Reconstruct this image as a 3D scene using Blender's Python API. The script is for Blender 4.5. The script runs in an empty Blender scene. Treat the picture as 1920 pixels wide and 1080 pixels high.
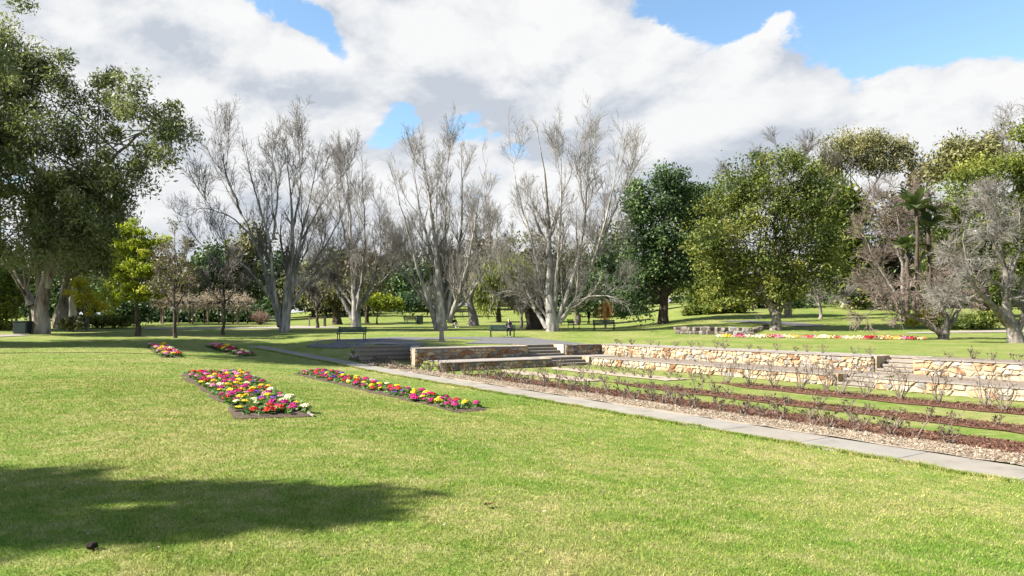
import bpy, bmesh, math, random
import numpy as np
from mathutils import Vector, Matrix

random.seed(11)
rng = np.random.default_rng(11)
scene = bpy.context.scene
COL = scene.collection

# ------------------------------------------------------------------ camera
EYE, F, CX, HY = 1.65, 1280.0, 960.0, 600.0      # photograph: 1920x1080, horizon row 600
cam = bpy.data.cameras.new('camera')
cam.lens = 24.0; cam.sensor_width = 36.0; cam.shift_y = 60.0 / 1920.0
cam.clip_start = 0.05; cam.clip_end = 5000.0
camo = bpy.data.objects.new('camera', cam); COL.objects.link(camo)
camo.location = (0, 0, EYE); camo.rotation_euler = (math.radians(90), 0, 0)
scene.camera = camo

# ------------------------------------------------------------------ world, sun, exposure
SUN_AZ = math.radians(-105.0)      # measured from +Y towards +X: low winter sun from the left
SUN_EL = math.radians(37.0)
L = Vector((math.sin(SUN_AZ) * math.cos(SUN_EL), math.cos(SUN_AZ) * math.cos(SUN_EL), math.sin(SUN_EL)))
scene.view_settings.view_transform = 'Standard'
scene.view_settings.look = 'None'
scene.view_settings.exposure = 1.87
scene.view_settings.gamma = 1.0
scene.view_settings.use_curve_mapping = False
scene.cycles.max_bounces = 5
scene.cycles.diffuse_bounces = 3
scene.cycles.glossy_bounces = 2
scene.cycles.transmission_bounces = 3
scene.cycles.use_denoising = True

sun = bpy.data.lights.new('sun', 'SUN')
sun.energy = 5.0; sun.angle = math.radians(0.6); sun.color = (1.0, 0.94, 0.84)
suno = bpy.data.objects.new('sun', sun); COL.objects.link(suno)
suno.rotation_euler = (-L).to_track_quat('-Z', 'Y').to_euler()
suno.location = (-60, 0, 60)


def build_world():
    w = bpy.data.worlds.new('World'); scene.world = w
    w.use_nodes = True
    w.cycles.sampling_method = 'MANUAL'; w.cycles.sample_map_resolution = 256
    nt = w.node_tree; nt.nodes.clear()
    N = nt.nodes.new; K = nt.links.new

    def math_(op, a, b=None, clamp=False):
        n = N('ShaderNodeMath'); n.operation = op; n.use_clamp = clamp
        for i, v in enumerate((a, b)):
            if v is None: continue
            if isinstance(v, (int, float)): n.inputs[i].default_value = v
            else: K(v, n.inputs[i])
        return n.outputs[0]

    def vmath(op, a, b):
        n = N('ShaderNodeVectorMath'); n.operation = op
        for i, v in enumerate((a, b)):
            if isinstance(v, (tuple, Vector)): n.inputs[i].default_value = tuple(v)
            else: K(v, n.inputs[i])
        return n.outputs['Value'] if op == 'DOT_PRODUCT' else n.outputs[0]

    def sstep(v, lo, hi):
        n = N('ShaderNodeMapRange'); n.interpolation_type = 'SMOOTHSTEP'
        K(v, n.inputs[0]); n.inputs[1].default_value = lo; n.inputs[2].default_value = hi
        return n.outputs[0]

    tc = N('ShaderNodeTexCoord')
    nrm = N('ShaderNodeVectorMath'); nrm.operation = 'NORMALIZE'; K(tc.outputs['Generated'], nrm.inputs[0])
    D = nrm.outputs[0]

    def density(vec):
        sc = vmath('MULTIPLY', vec, (1.0, 1.0, 1.75))
        a = N('ShaderNodeTexNoise'); a.inputs['Scale'].default_value = 3.1; a.inputs['Detail'].default_value = 7
        a.inputs['Roughness'].default_value = 0.6; a.inputs['Distortion'].default_value = 0.15
        K(vmath('ADD', sc, (4.3, 1.7, 2.2)), a.inputs['Vector'])
        b = N('ShaderNodeTexVoronoi'); b.feature = 'F1'; b.inputs['Scale'].default_value = 9.0
        K(vmath('ADD', sc, vmath('MULTIPLY', a.outputs['Color'], (.25, .25, .25))), b.inputs['Vector'])
        return math_('SUBTRACT', a.outputs['Fac'], math_('MULTIPLY', b.outputs['Distance'], 0.17))

    d0 = density(D)
    d1 = density(vmath('ADD', D, tuple(v * 0.042 for v in (L.x * 0.6, L.y * 0.6, 1.0))))
    # openings between the cumulus banks: (column, row, sharpness, depth) given as directions of the sky
    bias = None
    for px, py, k, amp in ((1370, -85, 170, -.26), (1640, -105, 140, -.30), (1850, -95, 150, -.28), (1310, 10, 600, -.12), (1700, 60, 700, -.05), (530, -10, 900, -.17), (600, 60, 1600, -.15), (640, 115, 2200, -.2),
                           (930, 135, 1100, -.18), (1045, 138, 500, -.15), (745, 215, 1100, -.22), (860, 232, 1500, -.12), (690, 262, 1800, -.1), (1265, 262, 1500, -.06),
                           (240, 110, 60, .10), (820, 60, 60, .12), (1500, 190, 40, .14), (1180, 180, 120, .05), (90, 20, 60, .1), (560, 200, 90, .06), (1790, 140, 120, .08), (600, 330, 60, .08), (1000, 330, 60, .08)):
        c = Vector(((px - CX) / F, 1, (HY - py) / F)).normalized()
        dt = vmath('DOT_PRODUCT', D, c)
        e = math_('MULTIPLY', math_('EXPONENT', math_('MULTIPLY', math_('SUBTRACT', dt, 1.0), k), None), amp)
        bias = e if bias is None else math_('ADD', bias, e)
    sep = N('ShaderNodeSeparateXYZ'); K(D, sep.inputs[0])
    zen = math_('MULTIPLY', math_('POWER', math_('MAXIMUM', sep.outputs[2], 0.0), 2.0), -0.25)
    cov = math_('ADD', math_('ADD', d0, bias), math_('ADD', zen, 0.118))
    mask = sstep(cov, 0.44, 0.49)
    thick = sstep(cov, 0.45, 0.72)
    lit = math_('ADD', math_('MULTIPLY', math_('SUBTRACT', d0, d1), 5.0), 0.65, clamp=True)
    lit = math_('ADD', lit, math_('MULTIPLY', thick, -0.12), clamp=True)
    ramp = N('ShaderNodeValToRGB'); K(lit, ramp.inputs[0])
    cr = ramp.color_ramp
    cr.elements[0].position = 0.0; cr.elements[0].color = (.64, .695, .78, 1)
    cr.elements[1].position = 1.0; cr.elements[1].color = (1.07, 1.07, 1.07, 1)
    e = cr.elements.new(0.35); e.color = (.82, .855, .91, 1)
    e = cr.elements.new(0.62); e.color = (.95, .965, .99, 1)
    sky = N('ShaderNodeTexSky'); sky.sky_type = 'NISHITA'; sky.sun_disc = False
    sky.sun_elevation = SUN_EL; sky.sun_rotation = SUN_AZ; sky.air_density = 1.0; sky.dust_density = 0.3; sky.ozone_density = 1.6
    b0 = N('ShaderNodeBackground'); tint = N('ShaderNodeMix'); tint.data_type = 'RGBA'; tint.blend_type = 'MULTIPLY'; tint.inputs[0].default_value = 1.0
    K(sky.outputs[0], tint.inputs[6]); tint.inputs[7].default_value = (1.0, 1.08, 1.06, 1)
    K(tint.outputs[2], b0.inputs[0]); b0.inputs[1].default_value = 0.068
    b1 = N('ShaderNodeBackground'); K(ramp.outputs[0], b1.inputs[0]); b1.inputs[1].default_value = 0.25
    mx = N('ShaderNodeMixShader'); K(mask, mx.inputs[0]); K(b0.outputs[0], mx.inputs[1]); K(b1.outputs[0], mx.inputs[2])
    out = N('ShaderNodeOutputWorld'); K(mx.outputs[0], out.inputs[0])


build_world()


# ------------------------------------------------------------------ terrain
def ss(v):
    v = np.clip(v, 0, 1); return v * v * (3 - 2 * v)


P0 = (-1.84, 23.55)


def st(x, y):
    dx = np.asarray(x) - P0[0]; dy = np.asarray(y) - P0[1]
    return .84 * dx + .5426 * dy, -.5426 * dx + .84 * dy


def xy(s, t):
    s = np.asarray(s, float); t = np.asarray(t, float)
    return P0[0] + .84 * s - .5426 * t, P0[1] + .5426 * s + .84 * t


Z_PLAZA, Z_TERR = .25, -.32
S_LOW, S_UP, T_LOW, T_UP = 11.7, 14.2, 7.0, 9.2


def hfar(x, y):
    yy = np.maximum(y, 1.0)
    zc = np.interp(y, [0, 42, 47, 50, 57, 65, 75, 90, 105, 120, 160, 400], [.25, .25, .27, .36, .71, .84, 1.12, 1.65, 2.5, 3.5, 5, 8])
    zr = np.interp(y, [0, 40, 46, 52, 60, 70, 85, 100, 160, 400], [.25, .25, .4, .6, 1.2, 2.1, 3.3, 4.3, 6, 8])
    zl = np.interp(y, [0, 40, 54, 80, 105, 160, 400], [.25, .25, .55, 1.2, 1.6, 2.4, 4])
    r = np.asarray(x) / yy
    a = ss((r + .40) / .2); b = ss((r - .12) / .2)
    return (zl * (1 - a) + zc * a) * (1 - b) + zr * b


def H(x, y):
    x = np.asarray(x, float); y = np.asarray(y, float)
    s, t = st(x, y)
    far = hfar(x, y)
    base = -.65 + .65 * ss(-s / 11.2)
    w = ss((t - 6) / 34)
    left = base * (1 - w) + far * w
    floor = np.full_like(s, -.70)
    low = np.where(s < 2.2, left + (floor - left) * ss((s - 1.15) / 1.0), floor)
    gap_s = (t > -8) & (t < -6.5)
    gap_t = (s > 9.1) & (s < 11.65)
    s_low = np.where(gap_s, 12.95, 11.78); s_up = np.where(gap_s, 15.75, 14.28)
    t_low = np.where(gap_t, 8.15, 7.12); t_up = np.where(gap_t, 10.7, 9.32)
    z = np.where((s > s_up), far, np.where(s > s_low, Z_TERR, low))
    z = np.where((t > t_low) & (s > 2.9) & (s <= s_up), Z_TERR, z)
    cheek = 2.6 + .45 * (t - 9.2)
    ramp = ss((t - 12.9) / 1.5)
    bank = left + (far - left) * ss((s - 1.2) / 2.4)
    rear = np.where(s > cheek, far, left + (bank - left) * ramp)
    rear = np.where(t > 14.4, bank, rear)
    z = np.where(t > t_up, rear, z)
    z = np.where(s <= 1.15, left, z)
    return z


def Hs(x, y):
    return float(H(np.array([x]), np.array([y]))[0])


def gnd(px, py, dmin=3.0, dmax=140.0):
    """point of the ground seen in that column and row"""
    d = np.geomspace(dmin, dmax, 1500)
    x = (px - CX) / F * d
    f = EYE - (py - HY) / F * d - H(x, d)
    k = np.argmax(f <= 0) if (f <= 0).any() else len(d) - 1
    dd = d[k]
    if k > 0 and f[k] <= 0:
        a, b = f[k - 1], f[k]; dd = d[k - 1] + (d[k] - d[k - 1]) * a / (a - b + 1e-9)
    x = (px - CX) / F * dd
    return x, dd, Hs(x, dd)


def base_at(px, d):
    x = (px - CX) / F * d
    return x, d, Hs(x, d)


# ------------------------------------------------------------------ mesh helpers
def link(o):
    COL.objects.link(o); return o


def thing(name, label, cat, loc=(0, 0, 0), group=None, rz=0.0):
    o = bpy.data.objects.new(name, None); link(o)
    o.location = loc; o.rotation_euler = (0, 0, rz); o.empty_display_size = .2
    o['label'] = label; o['category'] = cat
    if group: o['group'] = group
    return o


def tag(o, label=None, cat=None, group=None, kind=None):
    if label: o['label'] = label
    if cat: o['category'] = cat
    if group: o['group'] = group
    if kind: o['kind'] = kind
    return o


def obj(name, me, mat=None, parent=None, kind=None):
    o = bpy.data.objects.new(name, me); link(o)
    if mat is not None and not me.materials:
        for m in (mat if isinstance(mat, (list, tuple)) else [mat]): me.materials.append(m)
    if parent is not None: o.parent = parent
    if kind: o['kind'] = kind
    return o


def np_mesh(name, verts, faces, smooth=False, attrs=None, mat_idx=None):
    """faces: list of (n,k) int arrays"""
    if not isinstance(faces, list): faces = [faces]
    faces = [np.asarray(f) for f in faces if len(f)]
    me = bpy.data.meshes.new(name)
    verts = np.ascontiguousarray(verts, dtype=np.float32)
    me.vertices.add(len(verts)); me.vertices.foreach_set('co', verts.ravel())
    nl = sum(f.size for f in faces); nf = sum(len(f) for f in faces)
    me.loops.add(nl); me.polygons.add(nf)
    me.loops.foreach_set('vertex_index', np.concatenate([f.ravel() for f in faces]).astype(np.int32))
    starts = []; o = 0
    for f in faces:
        starts.append(o + np.arange(len(f)) * f.shape[1]); o += f.size
    me.polygons.foreach_set('loop_start', np.concatenate(starts).astype(np.int32))
    if mat_idx is not None: me.polygons.foreach_set('material_index', np.asarray(mat_idx, dtype=np.int32))
    me.polygons.foreach_set('use_smooth', np.full(nf, smooth))
    me.update(calc_edges=True)
    for k, a in (attrs or {}).items():
        at = me.attributes.new(k, 'FLOAT', 'POINT'); at.data.foreach_set('value', np.asarray(a, dtype=np.float32))
    return me


def bm_mesh(name, bm, smooth=False):
    bmesh.ops.recalc_face_normals(bm, faces=bm.faces)
    me = bpy.data.meshes.new(name); bm.to_mesh(me); bm.free()
    if smooth:
        for p in me.polygons: p.use_smooth = True
    return me


def add_box(bm, c, size, rz=0.0, bevel=0.0, rx=0.0):
    r = bmesh.ops.create_cube(bm, size=1.0)
    vs = r['verts']
    bmesh.ops.scale(bm, vec=size, verts=vs)
    if bevel:
        es = list({e for v in vs for e in v.link_edges})
        q = bmesh.ops.bevel(bm, geom=es, offset=bevel, segments=1, affect='EDGES')
        vs = list({v for f in q['faces'] for v in f.verts} | {v for v in vs if v.is_valid})
    M = Matrix.Translation(c) @ Matrix.Rotation(rz, 4, 'Z') @ Matrix.Rotation(rx, 4, 'X')
    bmesh.ops.transform(bm, matrix=M, verts=vs)
    return vs


def box_mesh(name, c, size, rz=0.0, bevel=0.0, rx=0.0):
    bm = bmesh.new(); add_box(bm, c, size, rz, bevel, rx)
    return bm_mesh(name, bm)


def tubes(P, R, S=3, lump=0.0):
    """P (N,K,3), R (N,K) -> verts, quads"""
    N, K, _ = P.shape
    T = np.gradient(P, axis=1)
    T /= np.linalg.norm(T, axis=2, keepdims=True) + 1e-9
    mean = P[:, -1] - P[:, 0]
    ref = np.where(np.abs(mean[:, 2:3]) > .7 * np.linalg.norm(mean, axis=1, keepdims=True), np.array([[1., .13, 0]]), np.array([[0., 0.1, 1.]]))
    ref = np.repeat(ref[:, None], K, 1)
    A = np.cross(T, ref); A /= np.linalg.norm(A, axis=2, keepdims=True) + 1e-9
    B = np.cross(T, A)
    th = np.arange(S) * 2 * np.pi / S
    rad = R[:, :, None] * np.ones(S)
    if lump: rad = rad * (1 + lump * (rng.random((N, K, S)) - .5) + lump * .8 * (rng.random((N, 1, S)) - .5))
    V = P[:, :, None] + rad[..., None] * (np.cos(th)[None, None, :, None] * A[:, :, None] + np.sin(th)[None, None, :, None] * B[:, :, None])
    idx = np.arange(N * K * S).reshape(N, K, S)
    a = idx[:, :-1]; b = idx[:, 1:]
    q = np.stack([a, np.roll(a, -1, 2), np.roll(b, -1, 2), b], -1).reshape(-1, 4)
    return V.reshape(-1, 3), q


def join(parts):
    vs, fs, o = [], [], 0
    for v, f in parts:
        vs.append(v); fs.append(f + o); o += len(v)
    return np.concatenate(vs), np.concatenate(fs)


def resample(pts, K, wob=0.0):
    pts = np.asarray(pts, float)
    d = np.r_[0, np.cumsum(np.linalg.norm(np.diff(pts, axis=0), axis=1))]
    u = np.linspace(0, d[-1], K)
    o = np.stack([np.interp(u, d, pts[:, i]) for i in range(3)], 1)
    for _ in range(2):
        o[1:-1] = .25 * o[:-2] + .5 * o[1:-1] + .25 * o[2:]
    if wob:
        n = rng.normal(0, wob, (K, 3)); n[0] = 0
        o += np.cumsum(n, 0) * .35 + n * .5
    return o


def grow(P, R, n, t0, t1, ang, length, up=0.1, gnarl=.15, rr=.6, K=4, tip=.3, lv=.4, droop=0.0, rmin=.008, shrink=.45):
    N, Kp = R.shape
    M = N * n
    pi = np.repeat(np.arange(N), n)
    t = rng.uniform(t0, t1, M)
    f = t * (Kp - 1); i = np.minimum(f.astype(int), Kp - 2); fr = (f - i)[:, None]
    pos = P[pi, i] * (1 - fr) + P[pi, i + 1] * fr
    T = P[pi, i + 1] - P[pi, i]; T /= np.linalg.norm(T, axis=1, keepdims=True) + 1e-9
    rad = R[pi, i] * (1 - fr[:, 0]) + R[pi, i + 1] * fr[:, 0]
    v = rng.normal(size=(M, 3)); v -= (v * T).sum(1, keepdims=True) * T
    v /= np.linalg.norm(v, axis=1, keepdims=True) + 1e-9
    a = ang * rng.uniform(.6, 1.35, M)[:, None]
    d = np.cos(a) * T + np.sin(a) * v
    Lc = length * (1 - shrink * t) * rng.uniform(1 - lv, 1 + lv, M)
    step = (Lc / (K - 1))[:, None]
    out = np.zeros((M, K, 3)); out[:, 0] = pos
    for k in range(1, K):
        d = d + np.array([0, 0, up - droop * k]) + rng.normal(0, gnarl, (M, 3))
        d /= np.linalg.norm(d, axis=1, keepdims=True)
        out[:, k] = out[:, k - 1] + d * step
    r0 = np.maximum(rad * rr, rmin * 1.15)
    Rn = r0[:, None] * np.linspace(1, tip, K)[None]
    return out, np.maximum(Rn, rmin)


# ------------------------------------------------------------------ materials
def mat(name, base, rough=.8, spec=.2):
    m = bpy.data.materials.new(name); m.use_nodes = True
    nt = m.node_tree
    b = nt.nodes['Principled BSDF']
    b.inputs['Base Color'].default_value = (*base, 1); b.inputs['Roughness'].default_value = rough
    b.inputs['Specular IOR Level'].default_value = spec
    return m, nt, b


def noise_col(nt, cols, scale=4.0, detail=5, rough=.6, coord='Object', stretch=(1, 1, 1), pos=None, w=0.0):
    tc = nt.nodes.new('ShaderNodeTexCoord'); mp = nt.nodes.new('ShaderNodeMapping')
    if coord == 'World':
        g = nt.nodes.new('ShaderNodeNewGeometry'); nt.links.new(g.outputs['Position'], mp.inputs[0])
    else:
        nt.links.new(tc.outputs[coord], mp.inputs[0])
    mp.inputs['Scale'].default_value = stretch; mp.inputs['Location'].default_value = (w, w * .7, w * .3)
    n = nt.nodes.new('ShaderNodeTexNoise'); nt.links.new(mp.outputs[0], n.inputs['Vector'])
    n.inputs['Scale'].default_value = scale; n.inputs['Detail'].default_value = detail; n.inputs['Roughness'].default_value = rough
    r = nt.nodes.new('ShaderNodeValToRGB'); nt.links.new(n.outputs['Fac'], r.inputs[0])
    cr = r.color_ramp
    k = len(cols)
    pos = pos or [.32 + .36 * i / (k - 1) for i in range(k)]
    cr.elements[0].position = pos[0]; cr.elements[0].color = (*cols[0], 1)
    cr.elements[1].position = pos[-1]; cr.elements[1].color = (*cols[-1], 1)
    for i in range(1, k - 1):
        e = cr.elements.new(pos[i]); e.color = (*cols[i], 1)
    return r.outputs[0], n.outputs['Fac']


def mixc(nt, fac, a, b, mode='MIX'):
    n = nt.nodes.new('ShaderNodeMix'); n.data_type = 'RGBA'; n.blend_type = mode
    for sock, v in ((n.inputs[0], fac), (n.inputs[6], a), (n.inputs[7], b)):
        if isinstance(v, (int, float)): sock.default_value = v
        elif isinstance(v, tuple): sock.default_value = (*v, 1)
        else: nt.links.new(v, sock)
    return n.outputs[2]


def bump(nt, b, fac, strength=.4, dist=.02):
    n = nt.nodes.new('ShaderNodeBump'); n.inputs['Strength'].default_value = strength; n.inputs['Distance'].default_value = dist
    nt.links.new(fac, n.inputs['Height']); nt.links.new(n.outputs[0], b.inputs['Normal'])


def simple(name, cols, scale=6, rough=.85, bmp=.3, dist=.02, coord='Object', stretch=(1, 1, 1), detail=6, spec=.2, pos=None):
    cols = [tuple(v * .74 for v in c) for c in cols]
    m, nt, b = mat(name, cols[0], rough, spec)
    c, f = noise_col(nt, cols, scale, detail, .65, coord, stretch, pos)
    nt.links.new(c, b.inputs['Base Color'])
    if bmp: bump(nt, b, f, bmp, dist)
    return m


def grass_colour(nt):
    """patchy winter lawn: fresh green, straw and worn tones in world space"""
    big, f1 = noise_col(nt, [(.066, .136, .014), (.128, .166, .034), (.215, .202, .080)], .28, 6, .66, 'World', pos=[.36, .48, .60])
    mid, f2 = noise_col(nt, [(.056, .136, .013), (.132, .170, .038), (.27, .24, .12)], 2.8, 6, .74, 'World', pos=[.33, .48, .64], w=7.3)
    fine, f3 = noise_col(nt, [(.50, .52, .46), (1, 1, 1), (1.42, 1.36, 1.3)], 30, 3, .75, 'World', pos=[.28, .5, .74], w=3.1)
    c = mixc(nt, .5, big, mid)
    return c, fine, f3


def grass_mat():
    m, nt, b = mat('lawn_grass', (.12, .2, .03), .9, .08)
    c, fine, f3 = grass_colour(nt)
    c2 = mixc(nt, 1.0, c, fine, 'MULTIPLY')
    nt.links.new(c2, b.inputs['Base Color'])
    bump(nt, b, f3, .6, .03)
    return m


def blade_mat():
    m, nt, b = mat('grass_blades', (.12, .2, .03), .7, .15)
    c, fine, f3 = grass_colour(nt)
    a = nt.nodes.new('ShaderNodeAttribute'); a.attribute_name = 'tint'
    r = nt.nodes.new('ShaderNodeValToRGB'); nt.links.new(a.outputs['Fac'], r.inputs[0])
    r.color_ramp.elements[0].color = (.75, .95, .55, 1); r.color_ramp.elements[1].color = (2.7, 2.3, 2.5, 1)
    e = r.color_ramp.elements.new(.6); e.color = (1.55, 1.5, 1.25, 1)
    c2 = mixc(nt, 1.0, c, r.outputs[0], 'MULTIPLY')
    tr = nt.nodes.new('ShaderNodeBsdfTranslucent'); nt.links.new(c2, tr.inputs[0])
    nt.links.new(c2, b.inputs['Base Color'])
    mx = nt.nodes.new('ShaderNodeMixShader'); mx.inputs[0].default_value = .3
    nt.links.new(b.outputs[0], mx.inputs[1]); nt.links.new(tr.outputs[0], mx.inputs[2])
    nt.links.new(mx.outputs[0], nt.nodes['Material Output'].inputs[0])
    return m


def leaf_mat(name, dark, mid, light, trans=.35, rough=.55):
    dark, mid, light = (tuple(v * .84 for v in c) for c in (dark, mid, light))
    m, nt, b = mat(name, mid, rough, .3)
    a = nt.nodes.new('ShaderNodeAttribute'); a.attribute_name = 'tint'
    r = nt.nodes.new('ShaderNodeValToRGB'); nt.links.new(a.outputs['Fac'], r.inputs[0])
    r.color_ramp.elements[0].color = (*dark, 1); r.color_ramp.elements[1].color = (*light, 1)
    e = r.color_ramp.elements.new(.5); e.color = (*mid, 1)
    nt.links.new(r.outputs[0], b.inputs['Base Color'])
    tr = nt.nodes.new('ShaderNodeBsdfTranslucent')
    nt.links.new(mixc(nt, 1.0, r.outputs[0], (1.0, 1.1, .6), 'MULTIPLY'), tr.inputs[0])
    mx = nt.nodes.new('ShaderNodeMixShader'); mx.inputs[0].default_value = trans
    nt.links.new(b.outputs[0], mx.inputs[1]); nt.links.new(tr.outputs[0], mx.inputs[2])
    nt.links.new(mx.outputs[0], nt.nodes['Material Output'].inputs[0])
    return m


M = {}
M['grass'] = grass_mat()
M['blade'] = blade_mat()
M['concrete'] = simple('path_concrete', [(0.216, 0.209, 0.194), (0.288, 0.281, 0.263), (0.338, 0.328, 0.310)], 2.6, .9, .25, .01, 'World', detail=9)
M['asphalt'] = simple('asphalt', [(0.098, 0.098, 0.101), (0.143, 0.143, 0.146), (0.180, 0.176, 0.173)], 3, .92, .3, .01, 'World', detail=9)
M['gravel'] = simple('pale_gravel', [(0.245, 0.209, 0.180), (0.324, 0.288, 0.259), (0.396, 0.360, 0.324)], 9, .95, .4, .02, 'World', detail=8)
M['straw'] = simple('straw_mulch', [(.24, .175, .125), (.40, .325, .245), (.50, .42, .33)], 16, .95, .9, .03, 'World', detail=8, pos=[.3, .5, .68])
M['bark'] = simple('red_bark_mulch', [(.075, .034, .020), (.155, .075, .046), (.24, .14, .095)], 20, .95, .9, .03, 'World', detail=8, pos=[.3, .52, .72])
M['soil'] = simple('bed_soil', [(0.048, 0.032, 0.022), (0.104, 0.072, 0.052), (0.160, 0.120, 0.088)], 18, .95, .8, .03, 'World', detail=7)
M['terrace'] = simple('terrace_mulch', [(.13, .10, .08), (.23, .185, .145), (.31, .26, .21)], 12, .95, .6, .02, 'World', detail=8)
M['mortar'] = simple('mortar', [(.27, .22, .165), (.36, .30, .225)], 9, .95, .4, .01, 'World')
M['coping'] = simple('coping_stone', [(0.168, 0.147, 0.126), (0.238, 0.210, 0.182), (0.280, 0.252, 0.224)], 5, .9, .3, .01, 'World', detail=8)
STONES = []
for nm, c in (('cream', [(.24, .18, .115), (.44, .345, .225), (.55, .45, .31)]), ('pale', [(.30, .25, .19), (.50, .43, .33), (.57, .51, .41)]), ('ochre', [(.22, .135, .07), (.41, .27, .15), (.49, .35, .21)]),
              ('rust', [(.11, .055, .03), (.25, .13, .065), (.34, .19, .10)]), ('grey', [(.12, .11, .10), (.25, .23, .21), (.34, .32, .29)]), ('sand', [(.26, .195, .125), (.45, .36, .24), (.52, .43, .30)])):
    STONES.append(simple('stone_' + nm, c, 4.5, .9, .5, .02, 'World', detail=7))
M['bark_white'] = simple('bark_white', [(.06, .053, .047), (.25, .235, .215), (.50, .48, .45)], 1.6, .9, .5, .04, stretch=(2, 2, .5), detail=8, pos=[.33, .47, .66])
M['twig_pale'] = simple('twig_pale', [(.15, .135, .12), (.36, .335, .305)], 1.2, .9, 0)
M['twig_grey'] = simple('twig_grey', [(.10, .09, .082), (.25, .23, .21)], 1.2, .9, 0)
M['twig_brown'] = simple('twig_brown', [(.15, .115, .095), (.30, .24, .20)], 1.2, .9, 0)
M['bark_gum'] = simple('bark_gum', [(0.102, 0.072, 0.051), (0.289, 0.246, 0.204), (0.442, 0.399, 0.348)], 1.1, .9, .6, .06, stretch=(2.2, 2.2, .45), detail=8, pos=[.36, .48, .62])
M['bark_dark'] = simple('bark_dark', [(.03, .022, .017), (.085, .065, .05), (.13, .105, .085)], 3, .95, .6, .04, stretch=(2, 2, .5), detail=7)
M['bark_grey'] = simple('bark_grey', [(.09, .075, .062), (.22, .195, .17), (.34, .31, .28)], 2.2, .92, .6, .04, stretch=(2, 2, .5), detail=8)
M['bark_pale_gum'] = simple('bark_pale_gum', [(0.320, 0.288, 0.264), (0.464, 0.432, 0.400)], 1.0, .85, .2, .02, stretch=(1, 1, .4))
M['leaf_gum'] = leaf_mat('leaf_gum', (.075, .092, .042), (.175, .20, .090), (.31, .315, .16), .3)
M['leaf_gum_far'] = leaf_mat('leaf_gum_far', (.075, .080, .028), (.18, .175, .065), (.30, .27, .12), .25)
M['leaf_gold'] = leaf_mat('leaf_gold', (.15, .20, .014), (.27, .32, .026), (.42, .42, .045), .45)
M['leaf_yellow'] = leaf_mat('leaf_yellow', (0.250, 0.237, 0.015), (0.475, 0.413, 0.025), (0.600, 0.500, 0.050), .45)
M['leaf_dark'] = leaf_mat('leaf_dark', (0.020, 0.043, 0.017), (0.054, 0.099, 0.034), (0.128, 0.196, 0.060), .25)
M['leaf_green'] = leaf_mat('leaf_green', (.055, .085, .016), (.125, .160, .032), (.26, .26, .055), .38)
M['leaf_bright'] = leaf_mat('leaf_bright', (.055, .080, .014), (.14, .180, .030), (.29, .29, .06), .4)
M['leaf_willow'] = leaf_mat('leaf_willow', (0.130, 0.163, 0.039), (0.247, 0.280, 0.072), (0.364, 0.377, 0.117), .45)
M['leaf_olive'] = leaf_mat('leaf_olive', (.055, .060, .026), (.125, .125, .055), (.21, .20, .095), .3)
M['leaf_brown'] = leaf_mat('leaf_brown', (.06, .048, .028), (.15, .122, .075), (.25, .21, .13), .3)
M['leaf_palm'] = leaf_mat('leaf_palm', (.03, .055, .022), (.085, .12, .045), (.22, .24, .11), .2)
M['flower_leaf'] = leaf_mat('flower_leaf', (.04, .09, .02), (.10, .19, .04), (.2, .3, .09), .3)
M['green_paint'] = simple('green_paint', [(.010, .030, .022), (.018, .045, .033)], 8, .45, 0, spec=.4)
M['dark_paint'] = simple('dark_paint', [(.012, .020, .024), (.02, .03, .034)], 8, .5, 0, spec=.4)
M['timber'] = simple('weathered_timber', [(0.180, 0.135, 0.099), (0.297, 0.234, 0.180)], 5, .9, .3, .01, stretch=(4, 4, .6))
M['post'] = simple('pale_post', [(.24, .19, .16), (.33, .27, .23)], 6, .9, .3, .01)


# ------------------------------------------------------------------ ground sheets
def lines(*parts):
    return np.unique(np.round(np.concatenate([np.atleast_1d(p) for p in parts]), 3))


def build_ground():
    sl = lines(np.linspace(-600, -120, 9), np.arange(-110, -30, 6), np.arange(-30, -1, 1.0), np.arange(-1, 1.2, .383), [1.15, 1.2],
               np.arange(1.4, 5.6, .2), np.arange(5.6, 11.7, .8), [9.08, 9.12, 11.63, 11.67, 11.72, 11.84, 12.9, 13.0, 14.22, 14.34, 15.7, 15.8],
               np.arange(16.5, 60, 1.5), np.arange(60, 160, 6), np.linspace(160, 700, 10))
    tl = lines(np.linspace(-400, -60, 8), np.arange(-50, -14, 3), np.arange(-14, 6.5, 1), [-8.03, -7.97, -6.53, -6.47, 7.06, 7.18, 8.1, 8.2, 9.26, 9.38, 10.65, 10.75],
               np.arange(9.6, 16, .3), np.arange(16, 60, 1.5), np.arange(60, 140, 4), np.linspace(145, 700, 12))
    S, T = np.meshgrid(sl, tl, indexing='ij')
    X, Y = xy(S, T); Z = H(X, Y)
    V = np.stack([X, Y, Z], -1).reshape(-1, 3)
    idx = np.arange(S.size).reshape(S.shape)
    q = np.stack([idx[:-1, :-1], idx[1:, :-1], idx[1:, 1:], idx[:-1, 1:]], -1).reshape(-1, 4)
    o = obj('lawn_ground', np_mesh('lawn_ground', V, q, True), M['grass'])
    o.data.polygons.foreach_set('use_smooth', np.full(len(o.data.polygons), False))
    tag(o, 'mown park lawn with fresh green and straw coloured patches', 'lawn', kind='structure')


build_ground()


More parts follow.
